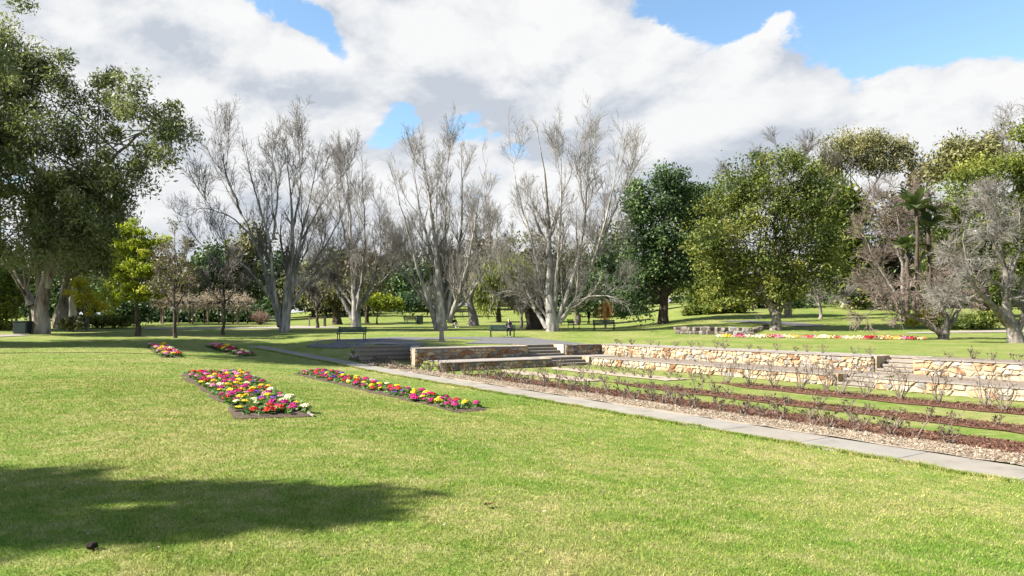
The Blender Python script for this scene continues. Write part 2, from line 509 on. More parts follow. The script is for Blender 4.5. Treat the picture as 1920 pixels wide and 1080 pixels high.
def sheet(name, s0, s1, t0, t1, off, m, label, cat, wob=0.0, ds=.25, dt=.4, rough=0.0, taper=0.0):
    ns = max(2, int((s1 - s0) / ds) + 1); n_t = max(2, int((t1 - t0) / dt) + 1)
    u = np.linspace(0, 1, ns); T = np.linspace(t0, t1, n_t)
    e0 = s0 + wob * (np.interp(np.arange(n_t), np.arange(0, n_t + 3, 2), rng.normal(0, 1, len(np.arange(0, n_t + 3, 2)))))
    e1 = s1 + wob * (np.interp(np.arange(n_t), np.arange(0, n_t + 3, 2), rng.normal(0, 1, len(np.arange(0, n_t + 3, 2)))))
    if taper:
        k = ss((t1 - T) / taper); mid = (s0 + s1) / 2
        e0 = mid + (e0 - mid) * k; e1 = mid + (e1 - mid) * k
    S = e0[None] + (e1 - e0)[None] * u[:, None]
    TT = np.repeat(T[None], ns, 0)
    X, Y = xy(S, TT)
    Z = H(X, Y) + off
    if rough: Z[1:-1] += np.abs(rng.normal(0, rough, Z[1:-1].shape))
    V = np.stack([X, Y, Z], -1).reshape(-1, 3)
    idx = np.arange(S.size).reshape(S.shape)
    q = np.stack([idx[:-1, :-1], idx[1:, :-1], idx[1:, 1:], idx[:-1, 1:]], -1).reshape(-1, 4)
    o = obj(name, np_mesh(name, V, q, True), m)
    return tag(o, label, cat, kind='structure')


def poly_sheet(name, px_pts, off, m, label, cat):
    bm = bmesh.new()
    vs = [bm.verts.new((*gnd(*p)[:2], 0)) for p in px_pts]
    f = bm.faces.new(vs)
    bmesh.ops.triangulate(bm, faces=[f])
    for _ in range(3):
        es = [e for e in bm.edges if e.calc_length() > 1.0]
        if es: bmesh.ops.subdivide_edges(bm, edges=es, cuts=1)
    bmesh.ops.triangulate(bm, faces=bm.faces[:])
    co = np.array([v.co for v in bm.verts]); z = H(co[:, 0], co[:, 1]) + off
    for v, zz in zip(bm.verts, z): v.co.z = zz
    o = obj(name, bm_mesh(name, bm), m)
    return tag(o, label, cat, kind='structure')


# concrete garden path of slabs
path = thing('garden_path', 'long grey concrete slab path between lawn and rose garden', 'path')
path['kind'] = 'structure'
slab_mats = [simple('path_concrete_' + nm, [tuple(c * .55 for c in cc), tuple(c * .88 for c in cc), cc], 1.7, .92, .3, .01, 'World', detail=11, pos=[.28, .44, .62])
             for nm, cc in (('warm', (.31, .285, .245)), ('buff', (.30, .272, .232)), ('cool', (.295, .275, .243)))]
t = -20.0
while t < 24:
    ln = 1.75 + random.uniform(-.05, .05)
    bend = lambda tt: -.055 * max(0, tt - 12) ** 1.35
    bm = bmesh.new()
    top = []
    for (sa, ta) in ((0.0, t + .005), (1.14, t + .005), (1.14, t + ln - .005), (0.0, t + ln - .005)):
        x, y = xy(sa + bend(ta), ta); top.append((float(x), float(y), Hs(x, y) + .03 + random.uniform(-.004, .004)))
    vt = [bm.verts.new(p) for p in top]; vb = [bm.verts.new((p[0], p[1], p[2] - .12)) for p in top]
    bm.faces.new(vt)
    for i in range(4): bm.faces.new((vt[i], vb[i], vb[(i + 1) % 4], vt[(i + 1) % 4]))
    bmesh.ops.bevel(bm, geom=[e for e in bm.edges if e.verts[0] in vt and e.verts[1] in vt], offset=.008, segments=1, affect='EDGES')
    obj('slab', bm_mesh('slab', bm), random.choice(slab_mats), path)
    t += ln

sheet('straw_mulch_strip', 1.2, 2.55, -21, 8.6, .03, M['straw'], 'straw coloured mulch strip along the concrete path', 'mulch', .10, .15, .25, .012)
sheet('straw_mulch_strip', 1.3, 2.6, 8.7, 17.5, .035, M['straw'], 'straw coloured mulch strip at far end of the path', 'mulch', .10, .2, .3, .012, 5)
sheet('bark_mulch_strip', 2.5, 3.95, -21, 5.5, .022, M['bark'], 'red brown bark mulch strip under the front roses', 'mulch', .08, .2, .3, .012, 5)
sheet('bark_mulch_strip', 5.2, 6.4, -21, -1.0, .022, M['bark'], 'red brown bark mulch strip in the middle of the rose garden', 'mulch', .06, .2, .3, .012, 2.5)
sheet('bark_mulch_strip', 8.3, 9.7, -21, -3.2, .022, M['bark'], 'red brown bark mulch strip near the lower stone wall', 'mulch', .06, .2, .3, .012, 2.5)
sheet('straw_mulch_strip', 5.0, 6.2, -.6, 6.2, .022, M['straw'], 'pale mulch strip in the middle of the rose garden', 'mulch', .06, .2, .3, .01, 1)
sheet('straw_mulch_strip', 8.0, 9.3, -2.0, 6.4, .022, M['straw'], 'pale mulch strip near the lower stone wall', 'mulch', .06, .2, .3, .01, 1)
sheet('terrace_mulch', 12.1, 14.18, -21, 6.9, .02, M['terrace'], 'grey mulch along the lower terrace', 'mulch', 0, .3, .5, .006)
sheet('terrace_mulch', 3.1, 14.1, 7.4, 9.15, .02, M['gravel'], 'pale mulch on the terrace below the far stone wall', 'mulch', 0, .3, .5, .006)
sheet('upper_mulch', 14.6, 16.0, -6.4, 9.6, .025, M['gravel'], 'pale mulch strip behind the upper stone wall', 'mulch', .04, .3, .5, .006)
sheet('upper_mulch', 14.6, 16.1, -21, -8.1, .025, M['terrace'], 'pale mulch strip behind the nearer upper stone wall', 'mulch', .04, .3, .5, .006)
sheet('upper_mulch', 3.0, 9.0, 9.65, 10.6, .025, M['gravel'], 'pale mulch strip behind the far stone wall', 'mulch', .05, .25, .5, .006)
poly_sheet('plaza', [(572, 650), (632, 637), (735, 632), (800, 633), (850, 632.6), (900, 632), (1000, 634), (1045, 639), (1105, 647), (1005, 648.5), (870, 644.5), (905, 637.5), (850, 636), (770, 638), (800, 645), (790, 650.5), (761, 653), (645, 653.5)],
           .03, M['asphalt'], 'grey asphalt paving around the park benches', 'paving')
poly_sheet('far_path', [(270, 615), (480, 614), (560, 611.5), (620, 613), (700, 617), (640, 615.5), (480, 616.5), (270, 618)], .04, M['gravel'], 'pale gravel path in front of the vine pergola', 'path')
poly_sheet('hill_path', [(1345, 603), (1400, 601), (1450, 603.5), (1500, 606), (1560, 611), (1500, 613), (1440, 607.5), (1390, 604.5)], .04, M['asphalt'], 'grey path crossing the grassy rise on the right', 'path')
poly_sheet('left_path', [(-60, 630), (30, 627), (60, 629.5), (-60, 635)], .04, M['gravel'], 'pale path at the left edge beside the gum tree', 'path')
poly_sheet('right_path', [(1700, 624), (1800, 621), (1960, 619), (1960, 623), (1800, 624.5), (1700, 626)], .04, M['gravel'], 'pale path below the garden bed on the right', 'path')


# ------------------------------------------------------------------ stone walls and steps
def stone_mesh(poly, depth, nvec, uvec, org):
    """poly: 2-D points (along, up); rounded stone standing proud by depth"""
    c = poly.mean(0)
    n = len(poly)
    r0 = poly; r1 = c + (poly - c) * .97; r2 = c + (poly - c) * .80
    r2 = r2 + rng.normal(0, .006, r2.shape)
    def up(p, h): return org[None] + p[:, :1] * uvec[None] + p[:, 1:2] * np.array([[0, 0, 1.]]) + np.asarray(h).reshape(-1, 1) * nvec[None]
    V = np.concatenate([up(r0, np.full(n, -.03)), up(r1, np.full(n, depth * .55)), up(r2, depth * rng.uniform(.85, 1.15, n))])
    i = np.arange(n); j = (i + 1) % n
    q = np.concatenate([np.stack([i, j, j + n, i + n], 1), np.stack([i + n, j + n, j + 2 * n, i + 2 * n], 1)])
    cap = (np.arange(n) + 2 * n)[None]
    return np_mesh('stone', V, [q, cap], False)


def stone_wall(label, p0, p1, zb, zt, back, thick=.36, group=None, rows=None, wmin=.18, wmax=.46, pal=None, coping=True, ends=(0, 0)):
    """face runs p0 -> p1 (x,y); back: unit vector into the bank"""
    p0 = np.array(p0, float); p1 = np.array(p1, float)
    Lw = np.linalg.norm(p1 - p0); u2 = (p1 - p0) / Lw
    u = np.array([u2[0], u2[1], 0]); nv = -np.array([back[0], back[1], 0])
    w = thing('stone_wall', label, 'wall', (p0[0], p0[1], zb), group)
    hgt = zt - zb
    rz = math.atan2(u2[1], u2[0])
    mid = u * Lw / 2 - nv * thick / 2
    cw = .05 if coping else 0
    obj('core', box_mesh('core', (mid[0], mid[1], (hgt - cw) / 2 - .05), (Lw, thick, hgt - cw + .1), rz), M['mortar'], w)
    rows = rows or max(2, round(hgt / .17))
    pal = pal or [0, 0, 0, 1, 2, 2, 5, 5, 5, 3, 4]
    org = np.zeros(3)
    def yb(k, a): return (hgt - cw) * k / rows + (0 if k in (0, rows) else .05 * math.sin(a * 2.7 + k * 2.1) + .035 * math.sin(a * 6.1 + k))
    for k in range(rows):
        a = -random.uniform(0, wmin)
        cuts = [0.0]
        while a < Lw:
            a += random.uniform(wmin, wmax)
            if a > .12 and a < Lw - .12: cuts.append(a)
        cuts.append(Lw)
        jt = [0] + [random.uniform(-.09, .09) for _ in cuts[1:-1]] + [0]
        for i in range(len(cuts) - 1):
            a0, a1 = cuts[i], cuts[i + 1]; j0, j1 = jt[i], jt[i + 1]
            g = .013
            am = (a0 + a1) / 2 + random.uniform(-.05, .05)
            b = [(a0 + g + j0 + .03, yb(k, a0) + g), (am, yb(k, am) + g), (a1 - g + j1 - .03, yb(k, a1) + g), (a1 - g + j1 * .2, (yb(k, a1) + yb(k + 1, a1)) / 2 + random.uniform(-.03, .03)),
                 (a1 - g - j1 - .03, yb(k + 1, a1) - g), (am, yb(k + 1, am) - g), (a0 + g - j0 + .03, yb(k + 1, a0) - g), (a0 + g + j0 * .2, (yb(k, a0) + yb(k + 1, a0)) / 2 + random.uniform(-.03, .03))]
            if a1 - a0 < .11: continue
            obj('stone', stone_mesh(np.array(b), random.uniform(.02, .075), nv, u, org), STONES[random.choice(pal)], w)
    # wall ends get larger quoin faces
    for side, on in zip((0, 1), ends):
        if not on: continue
        o2 = (u * Lw if side else np.zeros(3)); nn = u if side else -u; uu = -nv
        for k in range(rows):
            z0, z1 = (hgt - cw) * k / rows + .012, (hgt - cw) * (k + 1) / rows - .012
            b = np.array([(.02, z0 + .02), (.05, z0), (thick - .05, z0), (thick - .02, z0 + .02), (thick - .02, z1 - .02), (thick - .05, z1), (.05, z1), (.02, z1 - .02)])
            obj('stone', stone_mesh(b, .03, nn, uu, o2), STONES[random.choice(pal)], w)
    if coping:
        a = 0.0
        while a < Lw - .05:
            ln = min(random.uniform(.7, 1.1), Lw - a)
            c = u * (a + ln / 2) - nv * (thick / 2 - .03)
            obj('coping_stone', box_mesh('coping_stone', (c[0], c[1], hgt - cw / 2 + random.uniform(-.004, .004)), (ln - .012, thick + .07, cw), rz, .008), M['coping'], w)
            a += ln
    return w


Nv = np.array([.84, .5426]); Uv = np.array([-.5426, .84])
def pt(s, t): return [float(v) for v in xy(s, t)]
zf = -.70
GW = 'stone retaining walls of the rose garden'
stone_wall('long upper cream stone retaining wall along the far side of rose garden', pt(S_UP, -6.5), pt(S_UP, T_UP), Z_TERR, Z_PLAZA + .03, Nv, group=GW, ends=(1, 0))
stone_wall('nearer upper cream stone retaining wall at the right edge, past the steps', pt(S_UP, -15.5), pt(S_UP, -8.0), Z_TERR, Z_PLAZA + .03, Nv, group=GW)
stone_wall('long lower cream stone retaining wall beside the rose garden lawn', pt(S_LOW, -6.5), pt(S_LOW, T_LOW), zf, Z_TERR + .03, Nv, group=GW, ends=(1, 0))
stone_wall('nearer lower cream stone retaining wall behind tall bare roses', pt(S_LOW, -15.5), pt(S_LOW, -8.0), zf, Z_TERR + .03, Nv, group=GW)
SHADE_STONES = [3, 3, 4, 4, 2, 0, 5]  # darker stone mix: shade of the walls turned from the sun, put into colour
stone_wall('shade-darkened brown stone wall left of the far upper steps', pt(2.6, T_UP), pt(9.1, T_UP), Z_TERR - .12, Z_PLAZA + .03, Uv, group=GW, pal=SHADE_STONES, wmin=.25, wmax=.55)
stone_wall('short shaded stone wall right of the far upper steps', pt(11.65, T_UP), pt(S_UP - .01, T_UP), Z_TERR, Z_PLAZA + .03, Uv, group=GW, pal=SHADE_STONES)
stone_wall('low shaded stone wall left of the far lower steps', pt(2.9, T_LOW), pt(9.1, T_LOW), zf, Z_TERR + .03, Uv, group=GW, pal=SHADE_STONES)
# return wall hidden beside the left steps
c0 = pt(2.6, T_UP + .36); c1 = pt(4.2, 12.9)
e = np.array(c1) - np.array(c0); e /= np.linalg.norm(e)
stone_wall('stone return wall beside the shaded left steps', c1, c0, zf, Z_PLAZA + .03, np.array([e[1], -e[0]]), group=GW, pal=SHADE_STONES)


def steps(label, origin, along, into, width, n, z0, z1, tread=.32, cheeks=True):
    """n risers from z0 up to z1; origin = left front foot"""
    w = thing('garden_steps', label, 'steps', (origin[0], origin[1], z0), 'stone garden steps')
    rz = math.atan2(along[1], along[0]); h = (z1 - z0) / n
    for k in range(n):
        dep = tread + (.35 if k == n - 1 else .12)
        c = np.array(along) * width / 2 + np.array(into) * (k * tread + dep / 2 - .02)
        obj('step', box_mesh('step', (c[0], c[1], h * (k + 1) - .045 + (.004 if k == n - 1 else 0)), (width, dep, .09), rz, .012), M['coping'], w)
        r = np.array(along) * width / 2 + np.array(into) * (k * tread + .08)
        obj('riser', box_mesh('riser', (r[0], r[1], h * k + h / 2 - .06), (width - .02, .12, h + .02), rz), M['mortar'], w)
    if cheeks:
        for sgn in (0, 1):
            for k in range(n):
                c = np.array(along) * (width + .05 if sgn else -.05) + np.array(into) * (k * tread + tread / 2 + .02)
                hh = z1 - z0 + .03
                obj('cheek_stone', box_mesh('cheek_stone', (c[0], c[1], hh / 2 - .02), (.14, tread - .012, hh), rz, .012), STONES[random.choice([0, 1, 5, 2])], w)
    return w


steps('far upper stone steps leading to the bench plaza', pt(9.17, T_UP + .05), Nv, Uv, 2.4, 4, Z_TERR, Z_PLAZA + .035)
steps('far lower stone steps down to the rose garden floor', pt(9.17, T_LOW + .05), Nv, Uv, 2.4, 3, zf, Z_TERR + .035)
steps('upper stone steps in the gap of the long cream wall', pt(S_UP + .1, -6.57), -Uv, Nv, 1.36, 4, Z_TERR, Z_PLAZA + .035)
steps('lower stone steps in the gap of the lower cream wall', pt(S_LOW + .1, -6.57), -Uv, Nv, 1.36, 3, zf, Z_TERR + .035)
steps('wide stone steps in tree shade below the left bench', pt(1.35, 12.9), Nv, Uv, 2.95, 4, -.55, Z_PLAZA + .02, cheeks=False)

# rough rock edging on the rise at right
x0, y0, _ = gnd(1272, 626); x1, y1, _ = gnd(1405, 629)
rw = thing('rock_wall', 'low rough rock wall on the grass below the leafy tree', 'wall', (x0, y0, Hs(x0, y0)))
rock_mat = simple('dark_rock', [(.07, .055, .045), (.17, .145, .12), (.28, .245, .21)], 4, .95, .7, .03, 'World', detail=8)


def rock(x, y, z, sx, sy, sz):
    bm = bmesh.new(); vs = add_box(bm, (0, 0, 0), (sx, sy, sz), random.uniform(-.4, .4), min(sx, sy, sz) * .18)
    for v in bm.verts: v.co += Vector((random.gauss(0, .025), random.gauss(0, .025), random.gauss(0, .025)))
    bmesh.ops.translate(bm, verts=bm.verts, vec=(x - x0, y - y0, z - Hs(x0, y0)))
    obj('rock', bm_mesh('rock', bm), random.choice([rock_mat, rock_mat, rock_mat, rock_mat, STONES[4]]), rw)


for lay in range(2):
    f = 0.0
    while f < 1.0:
        sx = random.uniform(.3, .62)
        x = x0 + (x1 - x0) * f; y = y0 + (y1 - y0) * f + lay * .12 + random.uniform(-.04, .08)
        rock(x, y, Hs(x, y) + .13 + lay * .27, sx * 1.08, random.uniform(.3, .45), random.uniform(.26, .34))
        f += sx / math.hypot(x1 - x0, y1 - y0)
for k in range(8):
    f = k / 7; x, y, z = gnd(1405 + 30 * f, 627 - 12 * f)
    rock(x, y, z + .16, random.uniform(.35, .5), random.uniform(.4, .6), random.uniform(.3, .5) * (1 - .5 * f))


# ------------------------------------------------------------------ trees
def w3(px, py, d):
    return np.array([(px - CX) / F * d, d, EYE - (py - HY) / F * d])


def limb(pts, d, K=12, slope=None, wob=.06):
    """a limb read as columns and rows, given its own depth by leaning towards or away"""
    sl = rng.uniform(-.35, .35) if slope is None else slope
    p0 = np.array(pts[0], float); out = []
    for p in pts:
        rise = np.hypot(p[0] - p0[0], p[1] - p0[1]) / F * d
        out.append(w3(p[0], p[1], d + sl * rise))
    return resample(out, K, wob)


def taper(K, r0, r1, flare=0.0):
    u = np.linspace(0, 1, K)
    return r1 + (r0 - r1) * (1 - u) ** 1.5 + flare * r0 * np.exp(-u * 10)


def tube_set(polys, S=8, lump=.12):
    return join([tubes(p[None], r[None], S, lump) for p, r in polys])


def leaf_cloud(C, Rc, per, size, asp=.45, hang=.0, flat=.8, tint0=.5, tsd=.16, lsd=.13, trend=None, shell=2.2):
    n = len(C); Mx = n * per
    d = rng.normal(size=(Mx, 3)); d /= np.linalg.norm(d, axis=1, keepdims=True)
    rr = rng.random(Mx) ** (1 / shell)
    ci = np.repeat(np.arange(n), per)
    off = d * (rr * Rc[ci])[:, None]; off[:, 2] *= flat
    off += rng.normal(0, .12, (Mx, 3)) * Rc[ci][:, None]
    c = C[ci] + off
    a = rng.normal(size=(Mx, 3)); a[:, 2] -= hang * 2.2
    a /= np.linalg.norm(a, axis=1, keepdims=True)
    nn = d * .7 + rng.normal(0, .6, (Mx, 3)) + np.array([0, 0, .35])
    b = np.cross(a, nn); b /= np.linalg.norm(b, axis=1, keepdims=True) + 1e-9
    ln = (size * rng.uniform(.45, 1.6, Mx))[:, None]
    V = np.stack([c - a * ln * .5, c + b * ln * asp * .5, c + a * ln * .5, c - b * ln * asp * .5], 1).reshape(-1, 3)
    q = np.arange(Mx * 4).reshape(-1, 4)
    ct = rng.normal(tint0, tsd * 1.3, n)
    if trend is not None: ct = ct + trend
    tint = np.clip(np.repeat(ct, per) + rng.normal(0, lsd, Mx), 0, 1)
    return V, q, np.repeat(tint, 4)


def clumps(ells, d, n, rc, depth=1.0, shell=2.4):
    """clump centres through crown volumes; ells rows (cx, cy, rx, ry)"""
    e = np.array(ells, float)
    wgt = e[:, 2] * e[:, 3]; wgt = wgt / wgt.sum()
    k = rng.choice(len(e), n, p=wgt)
    v = rng.normal(size=(n, 3)); v /= np.linalg.norm(v, axis=1, keepdims=True)
    v *= (rng.random(n) ** (1 / shell))[:, None]
    px = e[k, 0] + v[:, 0] * e[k, 2]; py = e[k, 1] + v[:, 2] * e[k, 3] * -1
    dd = d + v[:, 1] * e[k, 2] / F * d * depth
    C = np.stack([(px - CX) / F * dd, dd, EYE - (py - HY) / F * dd], 1)
    return C, rc * rng.uniform(.55, 1.5, n)


def finish_tree(t, org, trunk=None, tmat=None, branches=None, bmat=None, crown=None, cmat=None):
    if trunk is not None:
        v, q = trunk; obj('trunk', np_mesh('trunk', v - org, q, True), tmat, t)
    if branches is not None:
        v, q = branches; obj('branches', np_mesh('branches', v - org, q, True), bmat, t, 'stuff')
    if crown is not None:
        v, q, ti = crown; obj('crown', np_mesh('crown', v - org, q, False, {'tint': ti}), cmat, t, 'stuff')


def bare_tree(label, px, d, limbs, r0, n1=12, n2=8, n3=6, l1=4.0, l2=1.8, l3=.8, up=.10, tm='bark_white', bm_='twig_pale', group=None, a1=.6, g=.14, droop=0.0, rmin=.011, lr=.5, name='bare_tree', cat='tree', lump=.18, t1=.3, extra_leaf=None, shrink=.6, ysc=1.0, sub=None):
    x, y, z = base_at(px, d); org = np.array([x, y, z])
    t = thing(name, label, cat, (x, y, z), group)
    polys = []
    for i, l in enumerate(limbs):
        pts = l['p'] if isinstance(l, dict) else l
        pts = [(a, b if b > 430 else 430 - (430 - b) * ysc) for a, b in pts]
        k = l.get('r', 1.0 if i == 0 else lr) if isinstance(l, dict) else (1.0 if i == 0 else lr)
        sl = l.get('s') if isinstance(l, dict) else None
        P = limb(pts, d, 14, 0.0 if i == 0 and sl is None else sl)
        if i == 0: P[0] = org + np.array([0, 0, -.1])
        polys.append((P, taper(14, r0 * k, max(r0 * k * .05, .014), (.3 if i == 0 else .1) if pts[0][1] > HY + 8 else 0.0)))
    tr = tube_set(polys, 10, lump)
    A = np.stack([p for p, r in polys]); AR = np.stack([r for p, r in polys])
    subs = []
    if sub:
        s1, sr1 = grow(A, AR, sub[0], t1 * .7, .9, .6, sub[1], .13, .07, .55, 14, .15, .35, 0, .02, .62)
        subs = [tubes(s1, sr1, 6, .1)]
        A = np.concatenate([A, s1]); AR = np.concatenate([AR, sr1])
    b1, r1 = grow(A, AR, n1, t1, .98, a1, l1, up, g, .5, 7, .25, .45, droop, rmin * 1.5, shrink)
    b2, r2 = grow(b1, r1, n2, .12, .98, .6, l2, up * .8, g, .55, 4, .4, .45, droop, rmin * 1.15)
    b3, r3 = grow(b2, r2, n3, .15, 1.0, .65, l3, up * .6, g * 1.1, .6, 2 if n1 * len(limbs) > 60 else 3, .5, .5, droop, rmin)
    b4, r4 = grow(A, AR, n1, t1 * .8, .98, .8, l2 * 1.2, up, g, .2, 4, .3, .5, droop, rmin)
    br = join([tubes(b1, r1, 4), tubes(b2, r2, 3), tubes(b3, r3, 3), tubes(b4, r4, 3)] + subs)
    crown = None; cm = None
    if extra_leaf:
        m, per, size = extra_leaf
        C = b3[rng.choice(len(b3), min(len(b3), per), replace=False)][:, -1]
        crown = leaf_cloud(C, np.full(len(C), .25), 3, size); cm = M[m]
    finish_tree(t, org, tr, M[tm], br, M[bm_], crown, cm)
    return t


def leafy_tree(label, px, d, trunks, r0, ells, n, rc, per, size, lm, tm='bark_dark', asp=.45, hang=0.0, tint0=.5, tsd=.16, group=None, depth=1.0, nb=10, name='leafy_tree', cat='tree', lr=.55, flat=.8, base=None, trend=0.0, shell=2.4, twigs=None):
    x, y, z = base_at(px, d) if base is None else base
    org = np.array([x, y, z])
    t = thing(name, label, cat, (x, y, z), group)
    C, R = clumps(ells, d, n, rc, depth, shell)
    polys = []
    for i, pts in enumerate(trunks):
        P = limb(pts, d, 14, 0.0 if i == 0 else float(rng.uniform(-.05, .4)))
        if i == 0: P[0] = org + np.array([0, 0, -.1])
        k = 1.0 if i == 0 else lr
        polys.append((P, taper(14, r0 * k, r0 * k * .25, .3 if pts[0][1] > HY + 5 and i == 0 else 0.0)))
    tr = tube_set(polys, 10, .2) if polys else None
    br = None
    if polys and nb:
        tg = rng.choice(n, min(nb, n), replace=False); bp = []
        for j in tg:
            P, Rr = polys[rng.integers(len(polys))]
            k = rng.integers(6, 14); s0 = P[k]
            mid = (s0 + C[j]) / 2 + np.array([0, 0, .12 * np.linalg.norm(C[j] - s0)])
            bp.append((resample([s0, mid, C[j]], 8, .05), taper(8, min(Rr[k] * .6, r0 * .35), .025)))
        A = np.stack([p for p, r in bp]); AR = np.stack([r for p, r in bp])
        b1, r1 = grow(A, AR, 6, .3, 1.0, .7, rc * 1.6, .05, .15, .5, 4, .3, .4, 0, .012)
        sets = [tube_set(bp, 6, .1), tubes(b1, r1, 3)]
        if twigs:
            b2, r2 = grow(b1, r1, twigs[0], .2, 1, .5, twigs[1], .25, .12, .6, 4, .4, .4, 0, .011)
            sets.append(tubes(b2, r2, 3))
        br = join(sets)
    zz = C[:, 2]; tn = trend * (zz - zz.mean()) / (zz.std() + 1e-6) if trend else None
    cr = leaf_cloud(C, R, per, size, asp, hang, flat, tint0, tsd, .13, tn)
    finish_tree(t, org, tr, M[tm], br, M[tm], cr, M[lm])
    return t


# --- bare white poplars
GP = 'bare white poplars behind the benches'
bare_tree('tall bare poplar with white base trunk in shade beside the left bench', 532, 58, [
    {'p': [(532, 632), (532, 600), (536, 560), (548, 500), (549, 420), (541, 330), (537, 235)], 'r': 1.0},
    {'p': [(527, 612), (515, 570), (500, 530), (480, 455), (452, 395), (425, 345), (398, 290), (378, 252)], 'r': .62},
    {'p': [(528, 605), (515, 540), (510, 460), (490, 380), (468, 310), (455, 230), (452, 205)], 'r': .55},
    {'p': [(538, 600), (552, 520), (575, 430), (615, 350), (665, 285)], 'r': .58},
    {'p': [(540, 590), (556, 470), (578, 370), (592, 290), (600, 235)], 'r': .5},
    {'p': [(545, 575), (580, 525), (630, 475), (690, 468), (725, 490)], 'r': .38},
    {'p': [(505, 555), (465, 500), (420, 470), (380, 455), (345, 480)], 'r': .34},
    {'p': [(549, 540), (600, 480), (640, 400), (658, 310)], 'r': .36},
    {'p': [(470, 440), (430, 400), (390, 380), (352, 388)], 'r': .2},
    {'p': [(452, 395), (425, 310), (415, 240), (405, 190)], 'r': .25},
    {'p': [(548, 430), (565, 340), (560, 260), (548, 225)], 'r': .3},
    {'p': [(512, 450), (520, 360), (515, 290), (498, 245)], 'r': .3}], .42, 8, 5, 4, 2.3, 1.1, .5, .15, 'bark_white', 'twig_grey', GP, .6, .09, t1=.2, shrink=.45, rmin=.0072, lump=.28, ysc=.86, sub=(4, 5.5))
bare_tree('bare poplar with whitish trunk directly behind the left bench', 667, 66, [
    {'p': [(667, 621), (667, 590), (664, 550), (660, 480), (655, 400), (650, 300)], 'r': 1.0},
    {'p': [(663, 600), (640, 560), (618, 500), (600, 430), (590, 360)], 'r': .5},
    {'p': [(668, 590), (680, 520), (685, 440), (682, 350), (680, 285)], 'r': .55},
    {'p': [(672, 580), (700, 530), (715, 460), (712, 370)], 'r': .45},
    {'p': [(674, 575), (705, 540), (745, 500), (770, 480)], 'r': .3},
    {'p': [(660, 570), (630, 530), (595, 515), (570, 525)], 'r': .3},
    {'p': [(664, 520), (640, 420), (628, 330), (636, 270)], 'r': .35}], .42, 8, 5, 4, 2.2, 1.1, .55, .13, 'bark_white', 'twig_pale', GP, .6, .09, t1=.15, shrink=.4, rmin=.0072, lump=.28, ysc=.9, sub=(6, 4.8))
bare_tree('multi stemmed bare poplar behind the pale tapered post', 830, 59, [
    {'p': [(830, 624), (828, 590), (822, 520), (812, 420), (800, 320), (788, 238)], 'r': 1.0},
    {'p': [(820, 620), (805, 575), (785, 510), (760, 420), (740, 340), (730, 300)], 'r': .5},
    {'p': [(828, 600), (815, 500), (790, 400), (775, 310), (778, 245)], 'r': .5},
    {'p': [(833, 600), (838, 500), (832, 400), (838, 300), (842, 245)], 'r': .55},
    {'p': [(838, 600), (855, 500), (868, 400), (866, 300), (870, 228)], 'r': .5},
    {'p': [(842, 605), (870, 530), (890, 430), (905, 330), (915, 285)], 'r': .5},
    {'p': [(835, 590), (820, 480), (815, 380), (822, 290), (815, 240)], 'r': .45},
    {'p': [(818, 590), (780, 545), (745, 500), (725, 440)], 'r': .3},
    {'p': [(845, 590), (880, 560), (915, 500), (925, 420)], 'r': .3}], .45, 8, 5, 4, 2.2, 1.1, .5, .19, 'bark_white', 'twig_pale', GP, .6, .09, t1=.1, shrink=.45, rmin=.0072, lump=.28, ysc=.92, sub=(5, 5.0))
bare_tree('broad bare poplar with pale spreading limbs behind the occupied bench', 1035, 57, [
    {'p': [(1037, 622), (1035, 590), (1030, 520), (1028, 420), (1020, 310), (1008, 225)], 'r': 1.0},
    {'p': [(1025, 615), (1008, 585), (990, 545), (965, 500), (925, 455), (898, 425)], 'r': .36},
    {'p': [(1030, 600), (1015, 520), (990, 420), (965, 320), (955, 225)], 'r': .42},
    {'p': [(1038, 590), (1045, 480), (1050, 370), (1048, 280), (1055, 235)], 'r': .45},
    {'p': [(1045, 600), (1075, 530), (1098, 420), (1102, 300), (1110, 215), (1108, 168)], 'r': .5},
    {'p': [(1048, 605), (1085, 560), (1120, 480), (1145, 370), (1168, 260), (1172, 205)], 'r': .46},
    {'p': [(1120, 480), (1150, 400), (1180, 310), (1205, 240)], 'r': .25},
    {'p': [(1046, 605), (1070, 575), (1100, 555), (1140, 552), (1185, 575)], 'r': .3},
    {'p': [(1030, 600), (1000, 560), (950, 540), (915, 560)], 'r': .24},
    {'p': [(1044, 600), (1060, 545), (1075, 500), (1130, 470), (1175, 470)], 'r': .28},
    {'p': [(1035, 590), (1015, 540), (970, 490), (930, 500)], 'r': .24},
    {'p': [(1098, 420), (1088, 320), (1092, 240)], 'r': .22}], .48, 7, 5, 4, 2.3, 1.2, .6, .14, 'bark_white', 'twig_pale', GP, .6, .09, t1=.1, shrink=.42, rmin=.0072, lump=.28, ysc=.95, sub=(5, 4.8))

# --- gums on the left
leafy_tree('huge old river gum with pale peeling trunk at the left edge', 76, 54, [
    [(76, 629), (75, 600), (80, 565), (90, 520), (100, 470), (112, 410), (130, 330)], [(70, 600), (58, 562), (42, 532), (22, 505), (-10, 480)],
    [(78, 580), (70, 520), (62, 440), (55, 350)], [(88, 540), (104, 505), (130, 470), (165, 400), (200, 310)], [(104, 450), (160, 370), (220, 290), (290, 235)], [(60, 575), (45, 548), (36, 540)]],
    .60, [(50, 250, 115, 150), (90, 130, 60, 45), (225, 190, 78, 55), (305, 245, 62, 58), (240, 345, 60, 50), (150, 400, 95, 75), (30, 420, 90, 70), (-70, 220, 130, 160), (180, 300, 60, 70), (8, 80, 25, 50), (15, 2, 32, 14), (100, 470, 90, 35), (190, 430, 60, 60)],
    330, 1.3, 300, .31, 'leaf_gum', 'bark_gum', .32, .2, .5, .22, 'gum trees on the left', .8, 34, 'gum_tree', shell=4.0)
